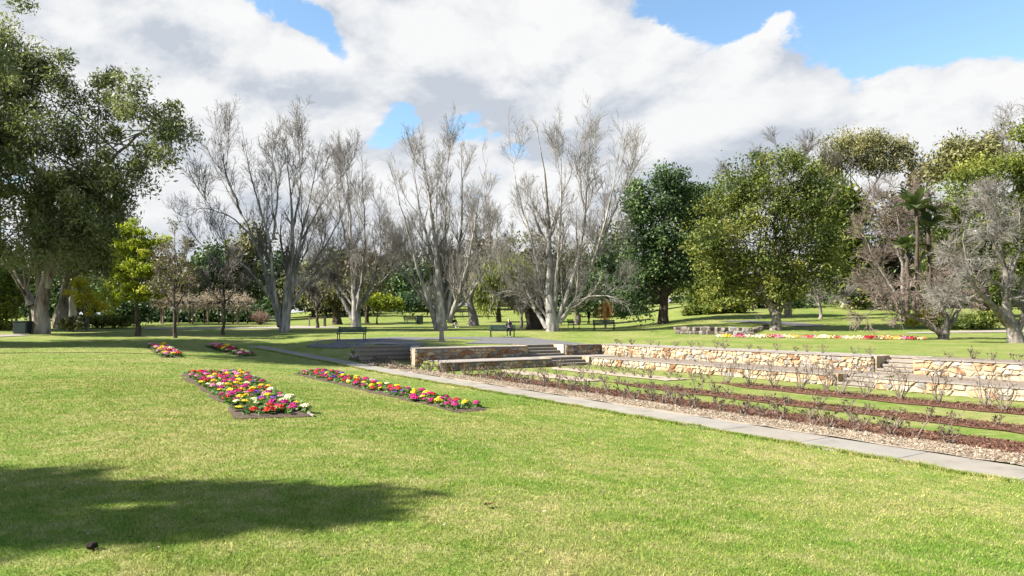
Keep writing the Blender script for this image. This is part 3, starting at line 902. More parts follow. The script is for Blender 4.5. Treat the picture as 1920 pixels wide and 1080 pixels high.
leafy_tree('slimmer leaning gum just right of the huge gum trunk', 115, 66, [[(113, 612), (117, 580), (124, 540), (132, 490), (140, 440)], [(120, 560), (140, 520), (170, 480)]],
    .62, [(150, 450, 75, 55), (110, 500, 60, 30), (200, 480, 40, 50)], 60, 1.5, 110, .42, 'leaf_gum', 'bark_gum', .28, .7, .55, .2, 'gum trees on the left', .8, 8, 'gum_tree')
leafy_tree('third gum with short pale trunk behind the yellow bush', 138, 74, [[(134, 606), (133, 570), (140, 530), (150, 480)]],
    .55, [(170, 470, 60, 45), (225, 480, 45, 60)], 50, 1.7, 90, .45, 'leaf_olive', 'bark_pale_gum', .3, .6, .55, .2, 'gum trees on the left', .8, 6, 'gum_tree')
leafy_tree('yellow flowering wattle bush between gums and golden tree', 165, 60, [[(165, 606), (163, 585), (160, 555)]], .14,
    [(152, 548, 26, 22), (170, 570, 28, 18), (190, 575, 22, 16), (150, 528, 12, 10)], 40, .5, 80, .18, 'leaf_yellow', 'bark_grey', .5, 0, .45, .2, None, 1, 6, 'wattle_bush', 'bush')
leafy_tree('golden green young tree with slim trunk on the left lawn', 258, 51, [[(258, 631), (256, 600), (254, 560), (254, 500), (252, 430)], [(255, 560), (280, 520), (296, 460)], [(255, 550), (230, 520), (215, 510)]], .17,
    [(235, 545, 50, 24), (275, 548, 38, 18), (235, 505, 40, 22), (262, 500, 45, 26), (248, 465, 36, 24), (246, 432, 20, 18), (270, 450, 24, 20), (303, 447, 13, 18), (205, 560, 18, 14), (298, 500, 18, 34)],
    170, .5, 110, .2, 'leaf_gold', 'bark_dark', .4, .3, .5, .2, None, 1, 16, 'golden_tree', flat=.5)
leafy_tree('dark broadleaf shrub tree at the far left edge behind the bin', -10, 60, [[(-10, 625), (-8, 590), (0, 560)]], .25,
    [(5, 560, 38, 36), (20, 590, 26, 16), (-40, 560, 50, 50), (15, 520, 40, 30)], 90, .8, 90, .26, 'leaf_green', 'bark_dark', .6, .1, .42, .2, None, 1, 8, 'shrub_tree')

# --- young trees on the lawn
bare_tree('dark slim young tree nearest the flower beds on the left lawn', 329, 49, [{'p': [(329, 634), (329, 600), (328, 540), (328, 480), (326, 430)]},
    {'p': [(329, 580), (312, 550), (298, 520)], 'r': .5}, {'p': [(329, 575), (345, 545), (362, 515)], 'r': .5}, {'p': [(328, 550), (315, 500), (308, 470)], 'r': .5}, {'p': [(328, 545), (342, 500), (348, 465)], 'r': .5}],
    .12, 9, 5, 4, 1.5, .8, .45, .12, 'bark_dark', 'twig_brown', 'slim young trees on the left lawn', lump=.1, extra_leaf=('leaf_olive', 500, .18))
bare_tree('slim bare young tree in front of the pergola, right of the darker one', 419, 53, [{'p': [(419, 628), (419, 590), (418, 550), (419, 500)]},
    {'p': [(419, 575), (400, 545), (378, 520)], 'r': .55}, {'p': [(419, 570), (440, 545), (465, 525)], 'r': .55}, {'p': [(419, 555), (405, 510), (398, 485)], 'r': .5}, {'p': [(419, 550), (435, 510), (445, 480)], 'r': .5}],
    .11, 10, 6, 4, 1.6, .9, .45, .1, 'bark_dark', 'twig_grey', 'slim young trees on the left lawn', lump=.1)
bare_tree('thin dark bare young tree between the first two poplars', 595, 66, [{'p': [(595, 620), (595, 590), (594, 550), (592, 500)]}, {'p': [(595, 585), (580, 555), (570, 535)], 'r': .5}, {'p': [(595, 580), (612, 550), (622, 530)], 'r': .5}],
    .16, 14, 7, 5, 1.8, 1.0, .5, .08, 'bark_dark', 'twig_grey', lump=.1)
bare_tree('small bare young tree with pale trunk right of the occupied bench', 980, 60, [{'p': [(979, 622), (978, 600), (977, 575), (976, 540)]}, {'p': [(978, 590), (960, 570), (945, 560)], 'r': .5}, {'p': [(978, 588), (1000, 565), (1010, 545)], 'r': .5}],
    .17, 14, 7, 5, 1.5, .9, .45, .08, 'bark_grey', 'twig_pale', lump=.1)
bare_tree('leaning grey tree trunk left of the pale green willow', 887, 72, [{'p': [(889, 612), (887, 590), (878, 560), (862, 535), (845, 510), (835, 470)]}, {'p': [(880, 565), (895, 520), (900, 470), (895, 420)], 'r': .6}, {'p': [(870, 545), (850, 540), (830, 545)], 'r': .4}],
    .52, 14, 8, 6, 3, 1.6, .8, .06, 'bark_grey', 'twig_grey')

# --- trees beyond the benches
leafy_tree('dark trunked tree with thin olive crown left of second poplar', 632, 76, [[(632, 611), (631, 590), (628, 560), (615, 535)], [(631, 580), (645, 560), (665, 545)]], .52,
    [(625, 545, 50, 24), (650, 560, 30, 16), (600, 560, 30, 20)], 60, 1.1, 60, .35, 'leaf_olive', 'bark_dark', .45, .2, .5, .2, None, .8, 8)
leafy_tree('small yellow green tree beyond the second poplar', 706, 78, [[(706, 612), (706, 590), (708, 570)]], .12, [(722, 566, 24, 13), (700, 560, 18, 12), (745, 572, 14, 9)], 46, .7, 70, .26, 'leaf_gold', 'bark_dark', .45, .2, .4, .2, None, .8, 6)
leafy_tree('slim dark tree right of the second poplar trunk', 689, 80, [[(688, 610), (688, 585), (690, 555), (695, 520)]], .26, [(690, 530, 38, 34)], 40, 1.1, 50, .35, 'leaf_olive', 'bark_dark', .45, .2, .45, .2, None, .8, 6)
leafy_tree('pale green weeping willow beyond the occupied bench', 935, 82, [[(935, 600), (934, 575), (930, 540)]], .35, [(925, 545, 45, 40), (945, 510, 50, 30), (905, 560, 24, 28), (965, 555, 30, 26)], 120, 1.1, 90, .5, 'leaf_willow', 'bark_dark', .2, 1.6, .5, .22, None, .8, 10, 'willow_tree')
leafy_tree('dark thick trunked tree just left of the broad poplar', 1003, 63, [[(1001, 620), (998, 600), (990, 580), (985, 545)], [(1010, 619), (1012, 600), (1018, 575), (1020, 540)]], .78, [(1010, 540, 45, 28), (985, 555, 30, 20), (1035, 520, 35, 30)], 60, 1.0, 60, .3, 'leaf_olive', 'bark_dark', .45, .3, .5, .2, None, .7, 10, lr=.95)
leafy_tree('small dark tree with lit trunk right of the broad poplar', 1082, 76, [[(1083, 605), (1081, 590), (1078, 570), (1075, 540)]], .36, [(1085, 555, 40, 26), (1105, 540, 40, 30), (1060, 530, 30, 30)], 70, 1.2, 70, .32, 'leaf_dark', 'bark_grey', .5, .1, .5, .2, None, .8, 8)
leafy_tree('tall dark evergreen tree right of the broad poplar', 1243, 66, [[(1243, 606), (1242, 580), (1246, 530), (1245, 450), (1240, 370)], [(1244, 560), (1275, 520), (1290, 480)], [(1244, 560), (1215, 525), (1200, 490)]], .46,
    [(1235, 370, 55, 50), (1265, 350, 36, 36), (1205, 430, 42, 60), (1280, 430, 45, 60), (1215, 520, 45, 45), (1180, 560, 40, 34), (1270, 510, 40, 40), (1195, 370, 30, 36), (1235, 460, 60, 70), (1305, 400, 25, 60)],
    230, 1.2, 150, .26, 'leaf_dark', 'bark_dark', .5, .1, .55, .22, None, .7, 22, 'evergreen_tree')
leafy_tree('big round leafy tree with forked grey trunk on the right lawn', 1455, 55, [[(1455, 623), (1456, 600), (1452, 580), (1432, 550), (1415, 500)], [(1457, 598), (1470, 565), (1490, 530), (1500, 460)], [(1456, 590), (1458, 540), (1455, 450), (1450, 360)]], .42,
    [(1440, 390, 85, 75), (1365, 440, 65, 70), (1525, 420, 65, 80), (1345, 520, 45, 45), (1420, 500, 70, 50), (1500, 510, 70, 50), (1450, 320, 75, 45), (1540, 350, 45, 50), (1400, 545, 40, 28), (1470, 545, 50, 24), (1540, 500, 40, 40), (1380, 360, 45, 40), (1330, 470, 30, 50)],
    330, 1.0, 150, .20, 'leaf_green', 'bark_grey', .55, .1, .5, .2, None, .75, 34, 'leafy_tree', trend=-.10, shell=3.0, twigs=(3, 2.2))
bare_tree('bare twiggy tree top rising behind the big round leafy tree', 1478, 68, [{'p': [(1478, 598), (1475, 500), (1470, 400), (1460, 310), (1455, 260)]}, {'p': [(1476, 450), (1440, 350), (1415, 290)], 'r': .5}, {'p': [(1476, 430), (1500, 330), (1512, 265)], 'r': .5}, {'p': [(1475, 420), (1530, 360), (1550, 310)], 'r': .4}, {'p': [(1475, 420), (1400, 360), (1355, 330)], 'r': .4}],
    .4, 14, 8, 5, 2.8, 1.4, .7, .12, 'bark_grey', 'twig_grey')
leafy_tree('far tall gum with white trunk and rounded olive crown on the right', 1609, 88, [[(1610, 580), (1609, 540), (1612, 460), (1604, 390), (1595, 340)], [(1608, 420), (1625, 370), (1655, 320)], [(1604, 390), (1580, 350), (1565, 310)]], .48,
    [(1590, 275, 45, 26), (1625, 268, 40, 24), (1670, 278, 38, 24), (1700, 300, 24, 20), (1560, 310, 24, 30), (1640, 310, 50, 14)], 130, 1.3, 140, .34, 'leaf_gum_far', 'bark_pale_gum', .3, .5, .5, .18, None, .8, 16, 'gum_tree')
leafy_tree('second white gum trunk left of the far tall gum', 1583, 84, [[(1583, 584), (1584, 560), (1582, 520), (1575, 470)]], .40, [(1570, 430, 40, 40), (1600, 470, 40, 40), (1560, 500, 40, 40)], 80, 1.6, 70, .42, 'leaf_olive', 'bark_pale_gum', .4, .4, .45, .2, None, .8, 8, 'gum_tree')
bare_tree('brown twiggy leafless tree in front of the far gum', 1695, 64, [{'p': [(1695, 600), (1694, 560), (1690, 490), (1680, 400), (1672, 350)]}, {'p': [(1694, 570), (1660, 520), (1625, 460), (1610, 410)], 'r': .6}, {'p': [(1694, 565), (1725, 500), (1745, 430), (1748, 380)], 'r': .6},
    {'p': [(1694, 560), (1650, 540), (1610, 530)], 'r': .5}, {'p': [(1694, 540), (1700, 450), (1712, 370), (1715, 330)], 'r': .5}, {'p': [(1694, 560), (1740, 540), (1780, 500)], 'r': .5}, {'p': [(1690, 490), (1650, 420), (1640, 365)], 'r': .4}],
    .28, 14, 9, 5, 2.8, 1.4, .8, .07, 'bark_grey', 'twig_brown', g=.18, rmin=.009, shrink=.7)
bare_tree('small bare tree with slim leaning trunk on the right rise', 1537, 66, [{'p': [(1540, 600), (1537, 580), (1533, 560), (1525, 530)]}, {'p': [(1537, 575), (1548, 550), (1560, 530)], 'r': .6}, {'p': [(1533, 560), (1570, 548), (1600, 552)], 'r': .4}],
    .2, 12, 7, 5, 1.8, 1.0, .5, .05, 'bark_grey', 'twig_pale')
leafy_tree('bright green leafy tree filling the right edge', 1850, 68, [[(1850, 612), (1848, 560), (1845, 480), (1850, 400)], [(1848, 540), (1800, 460), (1780, 400)], [(1848, 520), (1890, 440), (1900, 360)]], .5,
    [(1830, 320, 52, 40), (1880, 350, 55, 55), (1790, 380, 48, 50), (1770, 440, 45, 55), (1840, 430, 55, 60), (1905, 440, 50, 80), (1915, 330, 40, 50), (1960, 400, 70, 120), (1880, 520, 60, 50), (1750, 500, 40, 40), (1935, 250, 40, 40)],
    260, 1.2, 140, .26, 'leaf_bright', 'bark_dark', .5, .1, .48, .24, None, .7, 22)
leafy_tree('olive crowned tree behind the bright green tree', 1795, 82, [[(1795, 590), (1797, 520), (1800, 400)]], .5, [(1800, 290, 46, 28), (1775, 320, 36, 34), (1840, 300, 40, 30), (1860, 270, 36, 26)], 90, 1.6, 90, .40, 'leaf_gum_far', 'bark_dark', .5, .2, .45, .2, None, .8, 10)
bare_tree('dark bare branches above the bright green tree at right edge', 1925, 72, [{'p': [(1925, 600), (1925, 480), (1915, 360), (1900, 260), (1885, 215)]}, {'p': [(1920, 400), (1890, 290), (1870, 240)], 'r': .5}, {'p': [(1922, 400), (1940, 290), (1925, 200)], 'r': .5}], .4, 14, 8, 5, 3, 1.5, .8, .08, 'bark_dark', 'twig_grey')
bare_tree('low multi stemmed bare tree with a branch drooping left', 1768, 45, [{'p': [(1772, 632), (1774, 612), (1772, 590), (1755, 560), (1735, 520)]}, {'p': [(1768, 632), (1755, 616), (1732, 604), (1705, 594), (1680, 580), (1650, 576), (1620, 590), (1603, 610)], 'r': .75, 's': -.1},
    {'p': [(1776, 618), (1792, 590), (1800, 560), (1790, 520), (1780, 480)], 'r': .7}, {'p': [(1705, 594), (1670, 560), (1640, 550)], 'r': .35}, {'p': [(1772, 595), (1740, 560), (1700, 540), (1670, 545)], 'r': .4}, {'p': [(1774, 600), (1790, 570), (1830, 540)], 'r': .4}],
    .26, 12, 7, 5, 1.6, .9, .45, .0, 'bark_grey', 'twig_brown', g=.24, droop=.02, a1=.8, lump=.25)
bare_tree('gnarled pale bare tree with twisted trunk at the right edge', 1905, 41, [{'p': [(1908, 642), (1900, 612), (1888, 585), (1884, 540), (1880, 480), (1876, 430), (1885, 365)], 's': 0.0}, {'p': [(1898, 615), (1880, 590), (1852, 568), (1832, 545), (1815, 500), (1812, 440), (1800, 390)], 'r': .62},
    {'p': [(1908, 625), (1918, 590), (1935, 560), (1960, 535)], 'r': .6}, {'p': [(1884, 560), (1900, 510), (1915, 470), (1912, 400)], 'r': .45}, {'p': [(1852, 568), (1820, 560), (1785, 548), (1760, 560)], 'r': .3}, {'p': [(1830, 540), (1795, 500), (1770, 460)], 'r': .3},
    {'p': [(1882, 500), (1850, 440), (1840, 380)], 'r': .35}, {'p': [(1878, 440), (1860, 390), (1835, 350)], 'r': .3}],
    .38, 15, 8, 5, 1.5, .9, .5, .05, 'bark_grey', 'twig_pale', g=.24, a1=.8, lump=.32, rmin=.007)

# --- clipped orange stemmed shrub, pink shrub
def stem_shrub(label, px, d, y0, y1, rx, m, n=70, trunk_h=.5):
    x, y, z = base_at(px, d); org = np.array([x, y, z])
    t = thing('stem_shrub', label, 'shrub', (x, y, z))
    ht = (y0 - y1) / F * d; rw = rx / F * d
    tk = resample([org, org + np.array([.03, 0, trunk_h])], 5)
    a = rng.uniform(0, 2 * np.pi, n); k = np.sqrt(rng.random(n))
    P = np.zeros((n, 7, 3))
    for j in range(7):
        u = j / 6
        rad = rw * k * (np.sin(min(u * 1.9, 1.57)) * .95 + .05) * (1 - .15 * u)
        P[:, j] = org + np.stack([np.cos(a) * rad, np.sin(a) * rad, trunk_h * .8 + (ht - trunk_h) * u * (1 - .25 * k ** 2)], 1) + rng.normal(0, .03, (n, 3))
    R = np.repeat(np.linspace(.026, .011, 7)[None], n, 0)
    b, r = grow(P, R, 4, .25, 1, .4, .6, .15, .12, .6, 3, .5, .4, 0, .011)
    finish_tree(t, org, tubes(tk[None], np.full((1, 5), .1), 8, .2), M['bark_grey'], join([tubes(P, R, 4), tubes(b, r, 3)]), M[m])


M['twig_orange'] = simple('twig_orange', [(.40, .17, .05), (.58, .32, .10)], 1.5, .8, 0)
M['twig_pink'] = simple('twig_pink', [(.24, .15, .12), (.36, .25, .2)], 1.5, .8, 0)
stem_shrub('rounded orange stemmed shrub behind the right hand bench', 1135, 63, 610, 557, 23, 'twig_orange', 34)
stem_shrub('pinkish rounded leafless shrub left of the first poplar trunk', 488, 76, 608, 585, 20, 'twig_pink', 80, .1)


# --- giant strelitzia with paddle leaves
def strelitzia(label, px, d, py, n, span):
    x, y, z = base_at(px, d); org = np.array([x, y, z])
    t = thing('strelitzia', label, 'plant', (x, y, z))
    top = w3(px, py, d)
    tr = limb([(px, HY + 5), (px + 3, (py + HY) / 2), (px, py)], d, 10, 0.0)
    tr[0] = org
    finish_tree(t, org, tubes(tr[None], taper(10, .2, .15)[None], 8, .2), M['bark_dark'])
    for k in range(n):
        az = k * 2.4 + random.uniform(-.3, .3); el = random.uniform(.15, 1.4)
        ln = span * random.uniform(.75, 1.15)
        d0 = np.array([math.cos(az) * math.cos(el), math.sin(az) * math.cos(el), math.sin(el)])
        pts = []; p = top.copy(); v = d0.copy()
        for j in range(7):
            pts.append(p.copy()); v = v + np.array([0, 0, -.13 * j * .5]); v /= np.linalg.norm(v); p = p + v * ln / 6
        pts = np.array(pts); sd = np.cross(d0, [0, 0, 1.0]); sd /= np.linalg.norm(sd) + 1e-6
        wd = np.array([.03, .05, .26, .44, .46, .32, .03]) * random.uniform(.8, 1.1)
        nn = np.cross(sd, d0)
        V = np.concatenate([pts + sd * wd[:, None] + nn * wd[:, None] * .3, pts, pts - sd * wd[:, None] + nn * wd[:, None] * .3]) - org
        i = np.arange(6); q = np.concatenate([np.stack([i, i + 1, i + 8, i + 7], 1), np.stack([i + 7, i + 8, i + 15, i + 14], 1)])
        obj('leaf', np_mesh('leaf', V, q, True, {'tint': np.full(21, random.uniform(.2, .95))}), M['leaf_palm'], t)


strelitzia('tall strelitzia with torn paddle leaves before the bright green tree', 1716, 60, 395, 24, 2.4)
strelitzia('second lower strelitzia clump right of the taller one', 1742, 61, 430, 18, 2.1)
strelitzia('lowest strelitzia clump left of the taller one', 1700, 61.5, 470, 16, 2.0)


# --- shrubs and background trees
def shrub(label, px, d, ells, n, rc, per, size, lm, asp=.5, tint0=.5, group=None, hang=0.0, name='shrub'):
    return leafy_tree(label, px, d, [[(px, HY + 12), (px + 2, ells[0][1] + 4)]], .07, ells, n, rc, per, size, lm, 'bark_dark', asp, hang, tint0, .2, group, .8, 4, name, 'shrub')


GS = 'shrubs bordering the left lawn'
shrub('low grey green ground shrub right of the huge gum base', 130, 58, [(135, 606, 26, 7)], 40, .4, 60, .22, 'leaf_olive', .5, .6, GS)
shrub('low green leafy border under the golden tree', 190, 66, [(190, 602, 40, 8), (230, 602, 30, 7)], 70, .45, 60, .26, 'leaf_green', .5, .5, GS)
shrub('dark tall hedge shrub left of the pergola', 225, 72, [(225, 580, 42, 22), (265, 578, 24, 26)], 80, .9, 60, .3, 'leaf_dark', .5, .45, GS)
shrub('pale tussock of dry grass at the far left edge', 8, 62, [(12, 612, 22, 10), (-10, 610, 20, 12)], 40, .4, 70, .4, 'leaf_willow', .1, .9, GS, -.9, 'grass_tussock')
shrub('bright leafy undergrowth behind the rough rock wall', 1330, 74, [(1330, 580, 40, 12), (1372, 572, 30, 12), (1300, 586, 20, 8)], 70, .7, 60, .34, 'leaf_bright', .5, .45)
shrub('dark shrubbery mass behind the big round leafy tree', 1400, 84, [(1400, 565, 60, 26), (1470, 570, 60, 22), (1330, 560, 40, 24)], 110, 1.2, 60, .4, 'leaf_dark', .5, .3)
shrub('low green garden bed plants at right below the bright tree', 1815, 56, [(1815, 606, 34, 11), (1850, 600, 30, 12), (1780, 610, 20, 8)], 80, .5, 60, .3, 'leaf_bright', .3, .4)
shrub('yellow leaved low shrub behind the drooping bare tree', 1745, 57, [(1740, 590, 24, 10), (1720, 600, 20, 6)], 36, .5, 60, .26, 'leaf_yellow', .4, .3)
shrub('dark shrub bank beyond the third poplar', 800, 98, [(800, 562, 40, 16), (765, 570, 26, 12), (845, 552, 34, 14)], 80, 1.3, 50, .45, 'leaf_dark', .5, .35)
shrub('olive shrub bank beyond the second poplar', 660, 100, [(650, 575, 40, 14), (700, 565, 40, 18), (600, 572, 40, 16)], 80, 1.3, 50, .45, 'leaf_olive', .5, .4)

GB = 'background trees beyond the park'
BG = [('ivy covered dark tree behind the pergola, left of the first poplar', 398, 94, [(395, 500, 34, 50), (410, 560, 40, 30), (375, 560, 26, 36)], 'leaf_dark', 90),
      ('olive tree behind the pergola right half', 455, 98, [(455, 510, 44, 60), (470, 460, 34, 40), (440, 560, 40, 30)], 'leaf_olive', 90),
      ('dark tree between the golden tree and the pergola', 300, 92, [(310, 560, 44, 36), (345, 550, 36, 40)], 'leaf_olive', 70),
      ('dark evergreen seen between first and second poplars', 588, 105, [(588, 530, 44, 44), (560, 550, 40, 30)], 'leaf_olive', 80),
      ('brownish tree crown behind the second poplar', 700, 115, [(700, 510, 50, 44), (655, 520, 40, 40)], 'leaf_brown', 80),
      ('olive tree crown seen through the third poplar', 790, 120, [(790, 520, 55, 40), (750, 500, 40, 44)], 'leaf_olive', 80),
      ('brownish tree crown between third and broad poplars', 900, 118, [(900, 490, 50, 50), (870, 520, 40, 40)], 'leaf_brown', 80),
      ('olive tree crown seen through the broad poplar', 1030, 112, [(1030, 500, 60, 50), (990, 480, 50, 44), (1080, 500, 44, 50)], 'leaf_olive', 90),
      ('dark evergreen crown between broad poplar and tall evergreen', 1140, 96, [(1140, 500, 50, 60), (1150, 560, 60, 34), (1120, 560, 40, 34)], 'leaf_dark', 110),
      ('dark evergreen filling behind the big round leafy tree', 1340, 96, [(1340, 420, 55, 70), (1330, 520, 60, 60), (1300, 380, 34, 44)], 'leaf_dark', 120),
      ('dark tree behind the big round leafy tree on its right', 1560, 92, [(1560, 430, 55, 80), (1590, 530, 70, 50), (1530, 360, 40, 40)], 'leaf_dark', 120),
      ('brown crowned tree below the far gum', 1680, 98, [(1690, 400, 50, 60), (1660, 500, 70, 60), (1720, 340, 36, 30)], 'leaf_brown', 120),
      ('green leafy tree filling the gap between tall evergreen and round tree', 1312, 82, [(1310, 420, 40, 70), (1318, 520, 46, 60), (1290, 480, 34, 60)], 'leaf_green', 120),
      ('green leafy tree right of the big round tree', 1600, 80, [(1592, 430, 40, 70), (1600, 520, 46, 56), (1565, 380, 34, 40)], 'leaf_green', 120),
      ('dark tree behind the strelitzia', 1760, 90, [(1760, 460, 60, 70), (1780, 560, 70, 40)], 'leaf_dark', 100),
      ('dark tree behind the gums at the far left', 60, 100, [(60, 540, 70, 60), (0, 520, 60, 60), (140, 550, 60, 50)], 'leaf_dark', 120),
      ('olive tree crown left of the first poplar top limbs', 350, 112, [(345, 560, 40, 30), (385, 540, 44, 40)], 'leaf_olive', 90),
      ('dark tree low between first poplar and pergola', 500, 108, [(500, 555, 40, 38), (520, 510, 34, 40)], 'leaf_dark', 100),
      ('olive grey tree between first and second poplars', 610, 118, [(615, 545, 50, 34), (640, 500, 44, 40)], 'leaf_olive', 110),
      ('dark tree low behind the second poplar', 740, 112, [(735, 556, 44, 24), (770, 530, 40, 34)], 'leaf_dark', 100),
      ('brown tree low behind the third poplar', 850, 124, [(850, 535, 50, 34), (830, 500, 40, 40)], 'leaf_brown', 110),
      ('dark tree low between third and broad poplars', 960, 122, [(965, 530, 50, 40), (930, 500, 40, 40)], 'leaf_olive', 110),
      ('dark tree low right of the broad poplar', 1110, 118, [(1100, 530, 50, 44), (1150, 470, 40, 50)], 'leaf_olive', 110),
      ('dark hedge closing the back of the pergola', 360, 90, [(300, 592, 44, 16), (360, 592, 50, 18), (420, 592, 44, 18), (470, 590, 30, 18)], 'leaf_dark', 110),
      ('dark tree at the right edge behind the gnarled bare tree', 1900, 86, [(1900, 560, 60, 50), (1950, 480, 60, 80), (1850, 570, 50, 40)], 'leaf_green', 100)]
for lb, px, d, el, lm, n in BG:
    cy = el[0][1]
    leafy_tree(lb, px, d, [[(px, HY - 6 - (d - 80) * .25), (px, cy + 20), (px, cy)]], .35, el, n, 1.7, 75, .5, lm, 'bark_dark', .5, .1, .45, .22, GB, .6, 6, 'background_tree')
# far wood closing the view
ex = [(x, 542 + 14 * math.sin(x * .013) + 8 * math.sin(x * .041), 60, 44) for x in range(-1100, 3020, 70)]
C, R = clumps(ex, 150, 1750, 3.2, .5)
v, q, ti = leaf_cloud(C, R, 26, 1.8, .55, 0, .8, .4, .2)
tag(obj('far_wood', np_mesh('far_wood', v, q, False, {'tint': ti}), M['leaf_olive']), 'distant dark olive wood closing the view behind the park', 'wood', kind='stuff')

# trees standing left of the frame, their shade lies on the lawn
def offframe(label, x, y, h, rx, ry, rz_, n, rc=.75, per=60, sz=.3, lm='leaf_gum'):
    z = Hs(x, y); org = np.array([x, y, z])
    t = thing('gum_tree', label, 'tree', (x, y, z), 'gum trees on the left')
    v = rng.normal(size=(n, 3)); v /= np.linalg.norm(v, axis=1, keepdims=True); v *= (rng.random(n) ** .4)[:, None]
    C = org + np.array([0, 0, h]) + v * np.array([rx, ry, rz_])
    P = resample([org, org + np.array([.2, 0, h * .5]), org + np.array([0, 0, h])], 10, .05)
    bp = [(resample([P[6], (P[6] + c) / 2 + np.array([0, 0, .4]), c], 6, .04), taper(6, .12, .02)) for c in C[:14]]
    finish_tree(t, org, tubes(P[None], taper(10, .4, .15)[None], 8, .1), M['bark_gum'], tube_set(bp, 5), M['bark_gum'], leaf_cloud(C, np.full(n, rc), per, sz, .35, .4), M[lm])


#PART3
offframe('gum tree left of the camera shading the foreground lawn', -15.75, 3.2, 8.2, 4.4, 1.3, .9, 74, .5, 130, .26)
offframe('tall gum just outside the left edge, its leaf tips at upper left', -34.3, 36.5, 17.0, 6.0, 5.0, 5, 150, 1.5, 110, .52)
offframe('tall gum outside the left edge behind the one with leaf tips showing', -40.5, 38.0, 15.0, 6.5, 4.5, 4, 140, 1.5, 110, .52)
offframe('gum outside the left edge shading the far left lawn', -48.0, 35.0, 13.0, 6.5, 4.5, 3.5, 130, 1.5, 110, .52)
offframe('gum outside the left edge shading the left steps', -30.5, 30.5, 17.0, 4.5, 3.6, 4, 100, 1.4, 110, .5)
offframe('far tall gum outside the left edge shading the poplar lawn', -49.0, 48.5, 17.0, 7.0, 4.0, 4, 140, 1.6, 110, .52)
offframe('farthest tall gum outside the left edge behind the others', -60.0, 57.0, 19.0, 7.5, 5.0, 5, 150, 1.6, 110, .52)


def copy_thing(root, loc, rz, scale=1.0, label=None):
    c = root.copy(); COL.objects.link(c); c.location = loc; c.rotation_euler = (0, 0, rz); c.scale = (scale,) * 3
    if label: c['label'] = label
    for ch in root.children:
        k = ch.copy(); COL.objects.link(k); k.parent = c
    return c


def flat_(name, c, rough=.85):
    return simple(name, [tuple(v * .8 for v in c), c], 14, rough, 0)


_O = ['first', 'second', 'third', 'fourth', 'fifth', 'sixth', 'seventh', 'eighth', 'ninth', 'tenth', 'eleventh', 'twelfth', 'thirteenth', 'fourteenth', 'fifteenth', 'sixteenth', 'seventeenth', 'eighteenth', 'nineteenth']
_T = {2: ('twentieth', 'twenty'), 3: ('thirtieth', 'thirty'), 4: ('fortieth', 'forty')}
def ordinal(n):
    if n < 20: return _O[n - 1]
    return _T[n // 10][0] if n % 10 == 0 else _T[n // 10][1] + ' ' + _O[n % 10 - 1]


# ------------------------------------------------------------------ rose bushes, winter pruned
M['rose_cane'] = simple('rose_cane', [(.075, .052, .042), (.19, .15, .12), (.34, .29, .24)], 9, .9, 0, pos=[.35, .5, .66])
M['rose_leaf'] = leaf_mat('rose_leaf', (.05, .035, .015), (.10, .07, .03), (.09, .12, .03), .3)


def rose_mesh(hgt, n, spread, thick, leaves):
    a0 = rng.uniform(0, 6.28)
    P = np.zeros((n, 6, 3)); R = np.zeros((n, 6))
    for k in range(n):
        az = a0 + k * 6.28 / n + rng.uniform(-.4, .4); v = np.array([math.cos(az) * spread, math.sin(az) * spread, 1.0]); v /= np.linalg.norm(v)
        p = np.array([math.cos(az), math.sin(az), 0]) * .03; h = hgt * rng.uniform(.6, 1.1)
        for j in range(6):
            P[k, j] = p; v = v + rng.normal(0, .17, 3) + np.array([0, 0, .12]); v /= np.linalg.norm(v); p = p + v * h / 5
        R[k] = np.linspace(1, .5, 6) * thick * rng.uniform(.7, 1.2)
    st_ = np.array([[[0, 0, -.05], [.01, 0, .03], [0, .01, .09]]]); sr = np.array([[thick * 2.1, thick * 2.3, thick * 1.6]])
    b, r = grow(P, R, 3, .35, 1, .6, hgt * .38, .1, .2, .6, 4, .5, .4, 0, .006)
    b2, r2 = grow(b, r, 2, .3, 1, .6, hgt * .16, .1, .2, .7, 3, .5, .4, 0, .0045)
    v, q = join([tubes(P, R, 5, .3), tubes(st_, sr, 6, .4), tubes(b, r, 4), tubes(b2, r2, 3)])
    ti = np.full(len(v), .5); mi = np.zeros(len(q), int)
    if leaves:
        tips = b2[:, -1]
        C = tips[rng.choice(len(tips), min(leaves, len(tips)), replace=False)]
        lv, lq, lt = leaf_cloud(C, np.full(len(C), .05), 3, .06, .6)
        q = np.concatenate([q, lq + len(v)]); v = np.concatenate([v, lv]); ti = np.r_[ti, lt]; mi = np.r_[mi, np.ones(len(lq), int)]
    me = np_mesh('rose_bush', v, q, False, {'tint': ti}, mi)
    me.materials.append(M['rose_cane']); me.materials.append(M['rose_leaf'])
    return me


ROSES = {'short': [rose_mesh(.36 + .02 * k, 5 + k % 3, .6, .016 + .002 * (k % 4), 14) for k in range(10)], 'tall': [rose_mesh(.98, 8, .5, .017, 0) for _ in range(6)],
         'low': [rose_mesh(.26 + .03 * k, 6, .8, .011, 6) for k in range(6)], 'standard': [rose_mesh(.62, 2, .25, .022, 6) for _ in range(5)]}


def rose_row(kind, s, t0, t1, gap, label, js=.15, zo=.02, scale=(.62, .98)):
    t = t0; cnt = 0
    while t < t1:
        cnt += 1
        x, y = xy(s + random.uniform(-js, js), t)
        k = random.choice(kind) if isinstance(kind, (list, tuple)) else kind
        o = obj('rose_bush', random.choice(ROSES[k])); o.location = (x, y, Hs(x, y) + zo)
        o.rotation_euler = (0, 0, random.uniform(0, 6.28)); o.scale = (random.uniform(*scale),) * 3
        tag(o, label.replace('#', ordinal(cnt)), 'rose bush', 'pruned rose bushes')
        t += gap * random.uniform(.75, 1.3)


